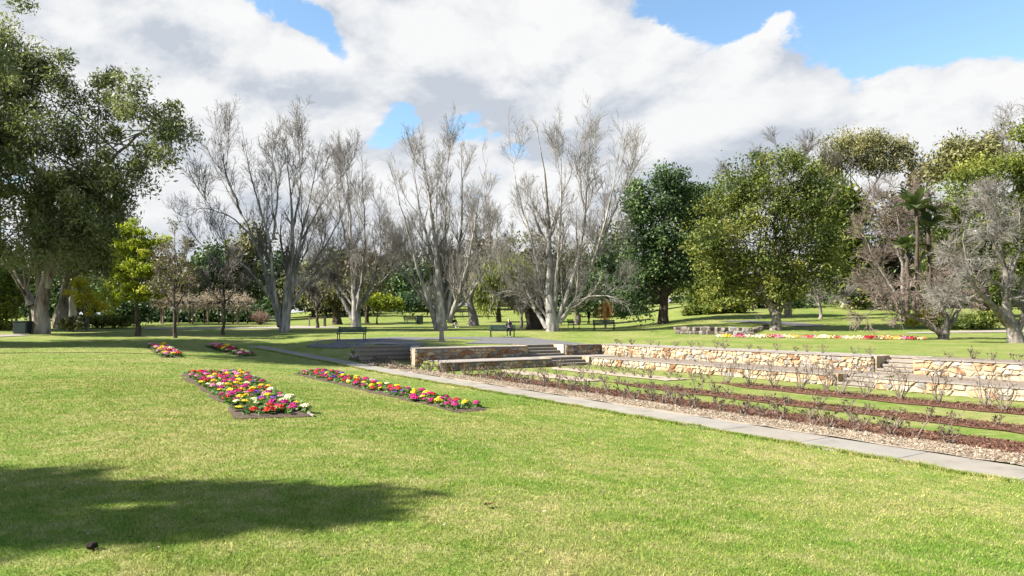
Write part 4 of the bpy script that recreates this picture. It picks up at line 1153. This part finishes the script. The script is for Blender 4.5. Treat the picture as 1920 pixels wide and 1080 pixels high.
rose_row(['short', 'short', 'standard'], 2.55, -14.5, 8, .58, '# rose bush from the right in the front row beside the path', .16, .03, (.72, 1.12))
rose_row(['short', 'low'], 3.5, -14, 5, .85, '# rose bush from the right in bark strip behind the front row', .2)
rose_row(['low', 'short'], 5.7, -14, 6.4, .68, '# rose bush from the right in the middle strip of rose garden', .25)
rose_row('tall', 9.1, -14, -3.8, .85, '# tall bare rose bush from the right before the lower wall', .3, .02, (.85, 1.2))
rose_row(['low', 'short'], 8.6, -3.2, 6.4, .6, '# small rose bush from the right in back strip of rose garden', .3)
rose_row('low', 10.3, -2, 6.3, .75, '# small rose bush from the right close to the lower wall', .3)
rose_row(['low', 'short'], 13.2, -14, 6.4, 1.0, '# rose bush from the right on terrace between the stone walls', .4)
rose_row(['low', 'short'], 15.3, -14, 9.5, .9, '# rose bush from the right along top of the upper wall', .3)
rose_row(['low', 'short'], 2.0, 9.2, 16.5, .42, 'dry rose bush massed before the shaded left steps', .35, .03)
rose_row(['low', 'short'], 2.6, 6.0, 9.0, .5, 'dry rose bush at the far corner of the path mulch', .4, .03)

# loose chips on the mulch strips
def chips(name, n, s0, s1, t0, t1, size, mats, label):
    s = rng.uniform(s0, s1, n); t = t0 + (t1 - t0) * rng.random(n) ** 1.3
    x, y = xy(s, t); z = H(x, y) + .05 + rng.random(n) * .02
    az = rng.uniform(0, 6.283, n); ln = size * rng.uniform(.5, 1.6, n); tl = rng.normal(0, .45, n)
    a = np.stack([np.cos(az), np.sin(az), tl], 1) * ln[:, None] * .5
    b = np.stack([-np.sin(az), np.cos(az), rng.normal(0, .5, n)], 1) * (ln * rng.uniform(.15, .4, n))[:, None] * .5
    c = np.stack([x, y, z], 1)
    V = np.stack([c - a - b, c + a - b, c + a + b, c - a + b], 1).reshape(-1, 3)
    me = np_mesh(name, V, np.arange(4 * n).reshape(-1, 4), False, None, rng.integers(0, len(mats), n))
    for m in mats: me.materials.append(m)
    tag(obj(name, me), label, 'mulch', kind='stuff')


chip = [flat_('chip_straw', (.41, .335, .245)), flat_('chip_tan', (.33, .255, .18)), flat_('chip_pale', (.47, .40, .31)), flat_('chip_brown', (.22, .155, .105))]
chips('straw_chips', 34000, 1.22, 2.5, -20, 8.5, .034, chip, 'loose straw and leaf litter on the mulch beside the path')
chips('straw_chips', 5000, 1.35, 2.5, 8.7, 15, .09, chip, 'loose straw litter at the far end of the path')
bk = [flat_('chip_red', (.155, .072, .045)), flat_('chip_dark', (.09, .045, .03)), flat_('chip_rust', (.23, .13, .085))]
chips('bark_chips', 20000, 2.55, 3.85, -20, 4.5, .04, bk, 'loose red brown bark chips behind the front roses')
chips('bark_chips', 9000, 5.25, 6.3, -20, -2.5, .045, bk, 'loose red brown bark chips in the middle strip')
chips('bark_chips', 9000, 8.4, 9.6, -20, -4.5, .045, bk, 'loose red brown bark chips near the lower wall')

# ------------------------------------------------------------------ flower beds
FC = {'magenta': (.40, .008, .15), 'crimson': (.42, .010, .03), 'red': (.50, .022, .012), 'yellow': (.78, .52, .02), 'cream': (.75, .68, .40), 'violet': (.12, .045, .26), 'pink': (.62, .22, .36), 'orange': (.66, .19, .03), 'white': (.72, .70, .60)}
PETAL = {}
for k, c in FC.items():
    m, nt, b = mat('petal_' + k, c, .6, .2)
    cc, f = noise_col(nt, [tuple(v * .75 for v in c), tuple(min(1, v * 1.2 + .01) for v in c)], 30, 3, .6, 'World')
    nt.links.new(cc, b.inputs['Base Color'])
    PETAL[k] = m


def bloom_mesh(r, n):
    V = []; Q = []
    for k in range(n):
        ph = k * 2.39996; u = (k + .5) / n
        th = math.acos(1 - u * .9)
        c = np.array([math.sin(th) * math.cos(ph), math.sin(th) * math.sin(ph), .75 * math.cos(th)]) * r + np.array([0, 0, .045])
        nrm = np.array([math.sin(th) * math.cos(ph), math.sin(th) * math.sin(ph), math.cos(th) + .25]) + rng.normal(0, .25, 3); nrm /= np.linalg.norm(nrm)
        a = np.cross(nrm, [.3, .2, 1.0]); a /= np.linalg.norm(a); b = np.cross(nrm, a)
        pr = r * rng.uniform(.19, .28); o = len(V)
        V.append(c - nrm * .006)
        for j in range(6):
            w = j * math.pi / 3 + ph; V.append(c + (a * math.cos(w) + b * math.sin(w)) * pr + nrm * pr * rng.uniform(.1, .45))
        for j in range(3): Q.append((o, o + 1 + 2 * j, o + 2 + 2 * j, o + 1 + (2 * j + 2) % 6))
    return np.array(V), np.array(Q)


def rosette_mesh(r, n):
    C = np.zeros((n, 3)); V = []
    for k in range(n):
        az = k * 2.39996 + rng.uniform(-.2, .2); ln = r * rng.uniform(.8, 1.2); el = rng.uniform(.1, .6)
        d = np.array([math.cos(az) * math.cos(el), math.sin(az) * math.cos(el), math.sin(el)]); s_ = np.array([-math.sin(az), math.cos(az), 0]) * ln * .28
        V += [np.array([0, 0, .01]), d * ln * .6 + s_, d * ln + np.array([0, 0, -.01]), d * ln * .6 - s_]
    return np.array(V), np.arange(4 * n).reshape(-1, 4)


BL = {k: [] for k in FC}
for k in FC:
    for r in (.075, .092, .11):
        v, q = bloom_mesh(r, 34); me = np_mesh('blooms', v, q, False); me.materials.append(PETAL[k]); BL[k].append(me)
LV = []
for _ in range(4):
    v, q = rosette_mesh(.20, 18); me = np_mesh('leaves', v, q, False, {'tint': np.repeat(rng.random(18), 4)}); me.materials.append(M['flower_leaf']); LV.append(me)
PROTO = {}


def primrose(colour, loc, label, scale):
    t = thing('primrose', label, 'flower', loc, 'bedding primroses', random.uniform(0, 6.28))
    t.scale = (scale * random.uniform(.9, 1.15), scale * random.uniform(.9, 1.15), scale * random.uniform(.85, 1.2))
    obj('leaves', random.choice(LV), None, t); obj('blooms', random.choice(BL[colour]), None, t)


def flower_bed(corners, na, nl, where, cols, sc=1.0, edge=None, skip=.06):
    """corners px: far-left, near-left, near-right, far-right"""
    g = [np.array(gnd(*c)[:2]) for c in corners]
    nu, nv = 7, 24
    V = []; 
    for i in range(nu):
        for j in range(nv):
            u, v = i / (nu - 1), j / (nv - 1)
            p = (g[0] * (1 - v) + g[1] * v) * (1 - u) + (g[3] * (1 - v) + g[2] * v) * u
            p = p + rng.normal(0, .02, 2) if 0 < i < nu - 1 else p + rng.normal(0, .07, 2)
            V.append((p[0], p[1], Hs(*p) + (.012 if i in (0, nu - 1) or j in (0, nv - 1) else .05 + random.uniform(-.015, .02))))
    idx = np.arange(nu * nv).reshape(nu, nv)
    q = np.stack([idx[:-1, :-1], idx[1:, :-1], idx[1:, 1:], idx[:-1, 1:]], -1).reshape(-1, 4)
    tag(obj('flower_bed_soil', np_mesh('flower_bed_soil', np.array(V), q, True), M['soil']), f'bare brown soil of the {where}', 'soil', kind='structure')
    nf = 150 * na
    uu, vv = rng.uniform(.05, .98, nf), rng.uniform(.01, .99, nf)
    fp = (g[0][None] * (1 - vv[:, None]) + g[1][None] * vv[:, None]) * (1 - uu[:, None]) + (g[3][None] * (1 - vv[:, None]) + g[2][None] * vv[:, None]) * uu[:, None]
    fc = np.c_[fp, H(fp[:, 0], fp[:, 1]) + .075]
    lv_ = leaf_cloud(fc, np.full(nf, .05), 4, .10 * sc, .6, 0, .6)
    tag(obj('bed_foliage', np_mesh('bed_foliage', lv_[0], lv_[1], False, {'tint': lv_[2]}), M['flower_leaf']), f'low green leaves between the blooms of the {where}', 'leaves', kind='stuff')
    for i in range(na):
        for j in range(nl):
            if random.random() < skip: continue
            u = .06 + .90 * (i + .5 + random.uniform(-.28, .28)) / na + (.07 if j % 2 else -.03); v = .03 + .94 * (j + .5 + random.uniform(-.3, .3)) / nl
            p = (g[0] * (1 - v) + g[1] * v) * (1 - u) + (g[3] * (1 - v) + g[2] * v) * u
            col = random.choice(cols if not callable(cols) else cols(v))
            primrose(col, (p[0], p[1], Hs(*p) + .045), f"{col} primrose at the {'far end' if v < .33 else 'middle' if v < .67 else 'near end'} of the {where}", sc)


MIX = ['magenta', 'magenta', 'magenta', 'crimson', 'crimson', 'red', 'yellow', 'red', 'yellow', 'yellow', 'cream', 'pink', 'pink', 'violet', 'magenta']
flower_bed([(336, 701), (452, 786), (588, 782), (455, 697)], 5, 26, 'near left flower bed', lambda v: MIX if v < .8 else ['red', 'red', 'violet', 'cream', 'magenta', 'red', 'magenta', 'yellow'], .93)
flower_bed([(548, 701), (856, 774), (922, 769), (600, 692)], 3, 34, 'near right flower bed', lambda v: MIX if v < .72 else ['magenta', 'magenta', 'magenta', 'crimson', 'yellow', 'magenta', 'yellow'], .96)
flower_bed([(277, 650), (303, 671), (343, 670), (312, 648)], 3, 10, 'far left flower bed', ['pink', 'cream', 'pink', 'yellow', 'red', 'crimson', 'red', 'pink'], 1.5)
flower_bed([(382, 650), (450, 669), (484, 667), (408, 647)], 2, 17, 'far right flower bed', ['cream', 'crimson', 'magenta', 'yellow', 'red', 'pink', 'pink', 'red'], 1.5)
# pale timber edging board along the right side of the near left bed
a = np.array(gnd(490, 727)); b = np.array(gnd(588, 782)); u = (b - a); ln = np.linalg.norm(u[:2])
eb = obj('bed_edging', box_mesh('bed_edging', (0, 0, .03), (ln, .035, .07), math.atan2(u[1], u[0]), .004), M['gravel']); eb.location = tuple((a + b) / 2)
tag(eb, 'pale edging strip along the right side of near left flower bed', 'edging')
# long border of clustered blooms on the right lawn, too small to tell plants apart
vs, qs, mi, o = [], [], [], 0
names = ['crimson', 'pink', 'cream', 'yellow', 'white', 'orange', 'cream', 'red']
for k in range(150):
    f = random.random(); x, y, z = gnd(1345 + 390 * f + random.uniform(-2, 2), 632 + 5 * f + random.uniform(-1, 1))
    v, q = bloom_mesh(random.uniform(.16, .26), 10)
    vs.append(v + np.array([x, y, z])); qs.append(q + o); o += len(v)
    mi += [int(2.5 + 2.5 * math.sin(f * 40) + random.uniform(-1.5, 1.5)) % len(names)] * len(q)
me = np_mesh('flower_border', np.concatenate(vs), np.concatenate(qs), False, None, mi)
for n_ in names: me.materials.append(PETAL[n_])
tag(obj('flower_border', me), 'long narrow border of red, cream and yellow flowers on right lawn', 'flowers', kind='stuff')


# ------------------------------------------------------------------ benches and furniture
def bench_parts(root):
    m = M['green_paint']
    for k in range(4): obj('seat_slat', box_mesh('seat_slat', (0, -.20 + k * .125, .44 + (.012 if k in (0, 3) else 0)), (1.9, .105, .035), 0, .006), m, root)
    for k in range(3): obj('back_slat', box_mesh('back_slat', (0, .27 + k * .035, .58 + k * .125), (1.9, .03, .105), 0, .006, -.25), m, root)
    for sx in (-.86, .86):
        def tub(nm, pts, r):
            P = resample([(sx, *p) for p in pts], 8); v, q = tubes(P[None], np.full((1, 8), r), 6); obj(nm, np_mesh(nm, v, q, True), m, root)
        tub('leg', [(-.27, 0), (-.24, .2), (-.25, .43)], .032)
        tub('leg', [(.34, 0), (.27, .2), (.25, .43), (.30, .65), (.37, .92)], .032)
        tub('armrest', [(.30, .66), (.0, .69), (-.22, .66), (-.27, .56), (-.25, .43)], .028)
        tub('seat_bearer', [(-.26, .41), (.26, .41)], .025)


def bench(label, px, py, rz, sc=1.0):
    x, y, z = gnd(px, py)
    t = thing('park_bench', label, 'bench', (x, y, z + .03), 'dark green park benches', rz); t.scale = (sc,) * 3
    return t


b0 = bench('empty dark green bench in shade before the first two poplars', 659, 639, .0)
bench_parts(b0)
for lb, px, py, rz, sc in (('dark green bench with a person sitting on it', 942, 632.5, -.05, 1.0), ('empty bench in front of the orange stemmed shrub', 1133, 620, .03, 1.0),
                           ('bench turned sideways beside the square dark bin', 772, 609, .9, 1.0), ('far bench right of the pinkish shrub', 513, 608, .0, 1.0), ('bench seen end on right of the broad poplar trunk', 1076, 618, 1.2, 1.0)):
    t = bench(lb, px, py, rz, sc)
    for ch in b0.children:
        k = ch.copy(); COL.objects.link(k); k.parent = t


def bin_box(label, px, py, w, h):
    x, y, z = gnd(px, py)
    t = thing('litter_bin', label, 'bin', (x, y, z), 'litter bins', .1)
    obj('body', box_mesh('body', (0, 0, h / 2 + .03), (w, w * .8, h - .06), 0, .02), M['dark_paint'], t)
    obj('lid', box_mesh('lid', (0, 0, h + .02), (w * 1.06, w * .86, .05), 0, .015), M['green_paint'], t)
    obj('door_panel', box_mesh('door_panel', (0, -w * .405, h * .5), (w * .8, .02, h * .75), 0, .006), M['green_paint'], t)
    obj('plinth', box_mesh('plinth', (0, 0, .015), (w * .9, w * .7, .03), 0), M['coping'], t)


bin_box('dark square bin enclosure left of the huge gum trunk', 43, 627, 1.0, 1.0)
bin_box('dark square bin beside the sideways bench', 787, 608.5, .72, .95)
# tapered pale post
x, y, z = gnd(828, 641)
t = thing('tapered_post', 'pale brown tapered post on the grass before the third poplar', 'post', (x, y, z))
for nm, zb, zt, w0, w1 in (('base', 0, .12, .24, .20), ('shaft', .12, .98, .145, .11), ('cap', .98, 1.06, .13, .09)):
    bm = bmesh.new()
    lo = [bm.verts.new((sx * w0, sy * w0, zb)) for sx, sy in ((-1, -1), (1, -1), (1, 1), (-1, 1))]; hi = [bm.verts.new((sx * w1, sy * w1, zt)) for sx, sy in ((-1, -1), (1, -1), (1, 1), (-1, 1))]
    bm.faces.new(lo[::-1]); bm.faces.new(hi)
    for i in range(4): bm.faces.new((lo[i], lo[(i + 1) % 4], hi[(i + 1) % 4], hi[i]))
    obj(nm, bm_mesh(nm, bm), M['post'], t)
# bollard and rail
x, y, z = gnd(609, 612)
t = thing('barrier', 'dark bollard with a low rail beyond the first poplar', 'barrier', (x, y, z))
obj('post', box_mesh('post', (0, 0, .5), (.22, .22, 1.0), 0, .02), M['bark_dark'], t)
obj('rail', box_mesh('rail', (-.85, 0, .82), (1.5, .06, .09), 0, .01), M['timber'], t)
obj('end_post', box_mesh('end_post', (-1.6, 0, .45), (.12, .12, .9), 0, .01), M['timber'], t)

# pergola
x0, y0 = (268 - CX) / F * 80, 80.0; x1 = (455 - CX) / F * 80
z0 = Hs(x0, y0)
pg = thing('pergola', 'long vine covered pergola with pale posts behind the left lawn', 'pergola', (x0, y0, z0))
Lp = x1 - x0
for row in (0, 3.0):
    for k in range(7):
        xx = .6 + k * (Lp - 1.2) / 6
        obj('post', box_mesh('post', (xx, row, 1.15), (.17, .17, 2.4), 0, .02), M['timber'] if row == 0 else M['bark_dark'], pg)
    obj('beam', box_mesh('beam', (Lp / 2, row, 2.42), (Lp, .14, .2), 0, .01), M['bark_dark'], pg)
for k in range(14): obj('rafter', box_mesh('rafter', (.4 + k * (Lp - .8) / 13, 1.5, 2.6), (.09, 4.0, .14), 0, .01), M['bark_dark'], pg)
n = 760
cx_ = np.stack([rng.uniform(-.4, Lp + .4, n), rng.uniform(-1.1, 3.8, n), rng.uniform(2.3, 3.3, n)], 1)
cx_[:, 2] += .35 * np.sin(cx_[:, 0] * .9)
P = np.zeros((n, 5, 3)); P[:, 0] = cx_; v = rng.normal(size=(n, 3)) * np.array([1, 1, .5])
for j in range(1, 5):
    v = v + rng.normal(0, .5, (n, 3)) + np.array([0, 0, -.12]); v /= np.linalg.norm(v, axis=1, keepdims=True); P[:, j] = P[:, j - 1] + v * .35
R_ = np.full((n, 5), .022)
b_, r_ = grow(P, R_, 4, 0, 1, .9, .7, -.05, .3, .7, 4, .5, .4, .02, .012)
vv, qq = join([tubes(P, R_, 4), tubes(b_, r_, 3)])
M['vine'] = simple('vine_stems', [(.30, .24, .17), (.54, .45, .33)], 2, .9, 0)
obj('vine', np_mesh('vine', vv, qq), M['vine'], pg, 'stuff')



# ------------------------------------------------------------------ people
def flat(name, c, rough=.8):
    return simple(name, [tuple(v * .85 for v in c), c], 14, rough, 0)


SKIN = flat('skin', (.52, .34, .26), .6)


def blob(parts, voxel=.014):
    """closed limbs and ovals fused to one continuous skin"""
    vs, qs, o = [], [], 0
    bm = bmesh.new()
    for p in parts:
        if p[0] == 'e':
            r = bmesh.ops.create_icosphere(bm, subdivisions=2, radius=1.0)
            bmesh.ops.scale(bm, vec=p[2], verts=r['verts']); bmesh.ops.translate(bm, vec=p[1], verts=r['verts'])
        else:
            pts = np.array([q[:3] for q in p[1]], float); rad = np.array([q[3] for q in p[1]])
            d0 = pts[0] - pts[1]; d0 /= np.linalg.norm(d0); d1 = pts[-1] - pts[-2]; d1 /= np.linalg.norm(d1)
            pts = np.concatenate([[pts[0] + d0 * rad[0] * .6], pts, [pts[-1] + d1 * rad[-1] * .6]]); rad = np.r_[rad[0] * .05, rad, rad[-1] * .05]
            v, q = tubes(pts[None], rad[None], 8)
            bv = [bm.verts.new(tuple(c)) for c in v]
            for f in q: bm.faces.new([bv[i] for i in f])
            bm.faces.new(bv[:8]); bm.faces.new(bv[-8:])
    me = bm_mesh('body', bm, True)
    return me


def fused(name, parts, m, parent, voxel=.015):
    o = obj(name, blob(parts), m, parent)
    r = o.modifiers.new('fuse', 'REMESH'); r.mode = 'VOXEL'; r.voxel_size = voxel; r.use_smooth_shade = True
    s_ = o.modifiers.new('soft', 'SMOOTH'); s_.iterations = 3
    return o


def hand(c, d, side):
    """palm, four unequal fingers and a thumb along direction d"""
    c = np.array(c); d = np.array(d, float); d /= np.linalg.norm(d)
    sd = np.cross(d, [0, 0, 1.0]); sd = sd / (np.linalg.norm(sd) + 1e-6) if np.linalg.norm(sd) > .1 else np.array([1.0, 0, 0])
    out = [('e', tuple(c + d * .045), (.042, .045, .03))]
    for k, ln in enumerate((.06, .075, .07, .055)):
        b0_ = c + d * .075 + sd * (k - 1.5) * .024; e_ = b0_ + d * ln * .6 + np.array([0, 0, -.012]); f_ = e_ + d * ln * .35 + np.array([0, 0, -.03])
        out.append(('t', [(*b0_, .011), (*e_, .010), (*f_, .009)]))
    t0_ = c + d * .03 + sd * .04 * side; out.append(('t', [(*t0_, .012), (*(t0_ + d * .035 + sd * .02 * side), .011), (*(t0_ + d * .06 + sd * .015 * side), .009)]))
    return out


def person(label, loc, rz, pose, top, legs, hair, shoes, scale=1.0, white=None):
    t = thing('person', label, 'person', loc, None, rz); t.scale = (scale,) * 3
    j = pose
    hd = np.array(j['head'])
    body = [('e', tuple(hd), (.078, .098, .118)), ('e', tuple(hd + [0, -.095, -.01]), (.014, .022, .02)), ('e', tuple(hd + [0, -.07, -.07]), (.045, .04, .045)),
            ('e', tuple(hd + [.08, .01, -.01]), (.012, .02, .03)), ('e', tuple(hd + [-.08, .01, -.01]), (.012, .02, .03)),
            ('t', [(*(hd + [0, .02, -.08]), .052), (*j['neck'], .058)]), ('t', [(*j['neck'], .07), (*j['chest'], .13), (*j['waist'], .12), (*j['hip'], .13)])]
    shirt = [('t', [(*j['neck'], .085), (*j['chest'], .165), (*j['waist'], .15), (*j['hip'], .16)]), ('t', [(*j['shl'], .085), (*j['shr'], .085)])]
    pants = [('t', [(*(np.array(j['hip']) + [0, 0, .06]), .15), (*j['hip'], .16)])]
    for s_, sg in (('l', -1), ('r', 1)):
        arm = [(*j['sh' + s_], .07), (*j['el' + s_], .052), (*j['wr' + s_], .04)]
        shirt.append(('t', arm)); body.append(('t', [(*j['sh' + s_], .045), (*j['el' + s_], .038), (*j['wr' + s_], .028)]))
        body += hand(j['wr' + s_], np.array(j['wr' + s_]) - np.array(j['el' + s_]), -sg)
        pants.append(('t', [(*(np.array(j['hip']) + [sg * .09, 0, 0]), .105), (*j['kn' + s_], .078), (*j['an' + s_], .055)]))
        body.append(('t', [(*(np.array(j['hip']) + [sg * .09, 0, 0]), .07), (*j['kn' + s_], .05), (*j['an' + s_], .04)]))
    fused('body', body, SKIN, t); fused('jacket', shirt, top, t); fused('trousers', pants, legs, t)
    fused('hair', [('e', tuple(hd + [0, .025, .03]), (.09, .10, .11)), ('e', tuple(hd + [0, .06, -.05]), (.075, .06, .10))], hair, t)
    for s_ in 'lr':
        a = np.array(j['an' + s_]); fused('shoe', [('t', [(*(a + [0, .05, -.04]), .042), (*(a + [0, -.06, -.05]), .045), (*(a + [0, -.15, -.055]), .038)])], shoes, t)
    if white is not None:
        fused('sleeve_band', [('t', [(*(np.array(j['waist']) + [-.1, -.13, .02]), .06), (*(np.array(j['waist']) + [.12, -.13, .02]), .06)])], white, t)
    return t


SIT = dict(head=(0.0, -.10, 1.20), neck=(0, -.02, 1.04), chest=(0, .02, .88), waist=(0, .08, .68), hip=(0, .10, .54), shl=(-.18, 0, .98), shr=(.18, 0, .98), ell=(-.24, -.10, .74), elr=(.24, -.10, .74),
           wrl=(-.06, -.28, .80), wrr=(.06, -.28, .80), knl=(-.11, -.36, .54), knr=(.11, -.36, .54), anl=(-.10, -.40, .09), anr=(.12, -.44, .09))
LOW = dict(SIT, **{k: (v[0], v[1], v[2] - .26) for k, v in SIT.items() if k not in ('anl', 'anr', 'knl', 'knr')}, knl=(-.14, -.38, .48), knr=(.14, -.38, .48), anl=(-.12, -.62, .09), anr=(.12, -.60, .09))
WALK = dict(head=(0, -.03, 1.60), neck=(0, 0, 1.44), chest=(0, .01, 1.26), waist=(0, 0, 1.06), hip=(0, 0, .92), shl=(-.19, 0, 1.38), shr=(.19, 0, 1.38), ell=(-.24, .10, 1.12), elr=(.24, -.06, 1.12), wrl=(-.23, .04, .88), wrr=(.22, -.22, .92),
            knl=(-.09, -.10, .50), knr=(.09, .06, .50), anl=(-.09, -.16, .09), anr=(.09, .26, .12))
x, y, z = gnd(942, 632.5)
person('fair haired person in dark clothes sitting on the middle bench reading', (x + .48, y - .02, z + .03), -.05, SIT, flat('cloth_plum', (.05, .045, .06)), flat('cloth_black', (.012, .012, .016)), flat('hair_fair', (.38, .28, .19)), flat('shoe_pale', (.45, .46, .60)), 1.0, flat('cloth_lilac', (.30, .25, .34)))
x, y, z = gnd(852, 615)
person('person in black top sitting low on the grass beyond the third poplar', (x, y, z), .5, LOW, flat('cloth_black_top', (.012, .012, .014)), flat('cloth_pale', (.30, .29, .27)), flat('hair_black', (.015, .012, .01)), flat('shoe_white', (.55, .55, .55)), 1.0, flat('cloth_white', (.6, .6, .6)))
x, y, z = gnd(1104, 608)
person('person in dark clothes walking on the grass left of the orange shrub', (x, y, z), .7, WALK, flat('cloth_navy', (.014, .016, .022)), flat('cloth_charcoal', (.014, .014, .016)), flat('hair_grey', (.35, .33, .31)), flat('shoe_dark', (.02, .02, .02)), 1.0)

# ------------------------------------------------------------------ lawn: blades near the camera, litter
def blades(n):
    d = np.exp(rng.uniform(math.log(3.6), math.log(44), n))
    d = np.where(rng.random(n) < np.clip((44 - d) / 24, 0, 1), d, d * .45)
    x = np.where(rng.random(n) < .84, rng.uniform(-.80, .80, n), rng.uniform(-1.35, 1.35, n)) * d
    s, t = st(x, d)
    ok = (s < -.02 - .055 * np.maximum(0, t - 12) ** 1.35)
    for cs in BEDS:
        cs = [cs[0], cs[1], cs[2], cs[3]]; g = np.array([gnd(*c)[:2] for c in cs]); ins = np.ones(n, bool)
        for i in range(4):
            a, b = g[i], g[(i + 1) % 4]; ins &= ((b[0] - a[0]) * (d - a[1]) - (b[1] - a[1]) * (x - a[0])) > 0
        ok &= ~ins
    x, d = x[ok], d[ok]
    ne = 26000
    te = -20 + 44 * rng.random(ne) ** 1.6; se = -.055 * np.maximum(0, te - 12) ** 1.35 + .03 + .05 * np.sin(te * 3.1) * np.sin(te * 1.3) - np.abs(rng.normal(0, .05, ne))
    xe, de = xy(se, te); x = np.r_[x, xe]; d = np.r_[d, de]; n = len(x); edge = np.arange(n) >= n - ne
    z = H(x, d)
    # tufts: growth is uneven
    h = .72 * (.020 + .022 * rng.random(n) ** 1.5 * (1 + .5 * np.sin(x * 2.1 + np.sin(d * 1.3) * 2) * np.sin(d * 1.7)))
    h = np.where(edge, h * 2.0 + .02, h)
    tuft = np.sin(x * 5.3 + 2 * np.sin(d * 3.1)) * np.sin(d * 4.7 + 1.5 * np.sin(x * 2.7))
    h = h * (1 + .9 * np.clip(tuft - .55, 0, 1))
    w = .0027 * np.maximum(1, d / 4.5) * rng.uniform(.7, 1.4, n)
    az = rng.uniform(0, 6.283, n); lean = rng.normal(0, .7, (n, 2)) * h[:, None]
    b0_ = np.stack([x - np.cos(az) * w, d - np.sin(az) * w, z - .004], 1); b1_ = np.stack([x + np.cos(az) * w, d + np.sin(az) * w, z - .004], 1)
    tp = np.stack([x + lean[:, 0], d + lean[:, 1], z + h], 1)
    V = np.stack([b0_, b1_, tp], 1).reshape(-1, 3)
    ti = np.repeat(np.clip(rng.normal(.47, .27, n), 0, 1), 3)
    o = obj('grass_blades', np_mesh('grass_blades', V, np.arange(3 * n).reshape(-1, 3), False, {'tint': ti}), M['blade'])
    tag(o, 'short mown grass blades covering the foreground lawn', 'grass', kind='stuff')


BEDS = [[(336, 701), (452, 786), (588, 782), (455, 697)], [(548, 701), (856, 774), (922, 769), (600, 692)]]
blades(540000)

M['dry_leaf'] = flat('dry_leaf', (.14, .075, .035)); M['pale_leaf'] = flat('pale_leaf', (.45, .38, .26)); M['clod'] = simple('clod', [(.012, .009, .007), (.04, .028, .02)], 30, .95, .8, .02)
def fallen_leaf(px, py, size, m, label):
    x, y, z = gnd(px, py)
    us = np.linspace(-1, 1, 7); V = []
    for u_ in us:
        w = .42 * (1 - u_ * u_) ** .7 + .02
        for v_ in (-1, 0, 1): V.append((u_ * size / 2, v_ * w * size / 2, .03 + abs(v_) * size * .12 + .10 * size * u_ * u_))
    idx = np.arange(21).reshape(7, 3); q = np.stack([idx[:-1, :-1], idx[1:, :-1], idx[1:, 1:], idx[:-1, 1:]], -1).reshape(-1, 4)
    o = obj('fallen_leaf', np_mesh('fallen_leaf', np.array(V), q, True), m); o.location = (x, y, z); o.rotation_euler = (random.uniform(-.2, .2), random.uniform(-.2, .2), random.uniform(0, 6.28))
    tag(o, label, 'leaf', 'leaves fallen on the lawn')


fallen_leaf(912, 953, .10, M['dry_leaf'], 'brown curled leaf lying in the middle of the foreground lawn, left one')
fallen_leaf(922, 951, .08, M['dry_leaf'], 'brown curled leaf lying in the middle of the foreground lawn, right one')
for px, py in ((1218, 978), (1612, 928), (1690, 942), (1720, 940), (1745, 905), (1805, 925), (1828, 968), (1130, 928), (1515, 950), (1690, 958), (1020, 965), (445, 976), (1590, 883), (1500, 850)):
    fallen_leaf(px + random.uniform(-3, 3), py, random.uniform(.035, .06), random.choice([M['dry_leaf'], M['dry_leaf'], M['pale_leaf']]), 'small dry leaf scattered on the foreground lawn')
for k in range(40):
    fallen_leaf(random.uniform(60, 1860), 800 + 270 * random.random() ** .7, random.uniform(.025, .05), random.choice([M['dry_leaf'], M['pale_leaf'], M['pale_leaf']]), 'small dry leaf scattered on the foreground lawn')
x, y, z = gnd(172, 1032)
bm = bmesh.new(); bmesh.ops.create_icosphere(bm, subdivisions=3, radius=1)
for v in bm.verts:
    n_ = v.co.normalized(); k = 1 + .22 * math.sin(n_.x * 14 + n_.z * 9) * math.sin(math.atan2(n_.y, n_.z) * 6 + n_.x * 6)
    v.co = Vector((n_.x * .040 * k, n_.y * .032 * k, n_.z * .026 * k + .035))
o = obj('pine_cone', bm_mesh('pine_cone', bm, True), M['clod']); o.location = (x, y, z)
tag(o, 'small dark lump lying in the foreground tree shade', 'cone')
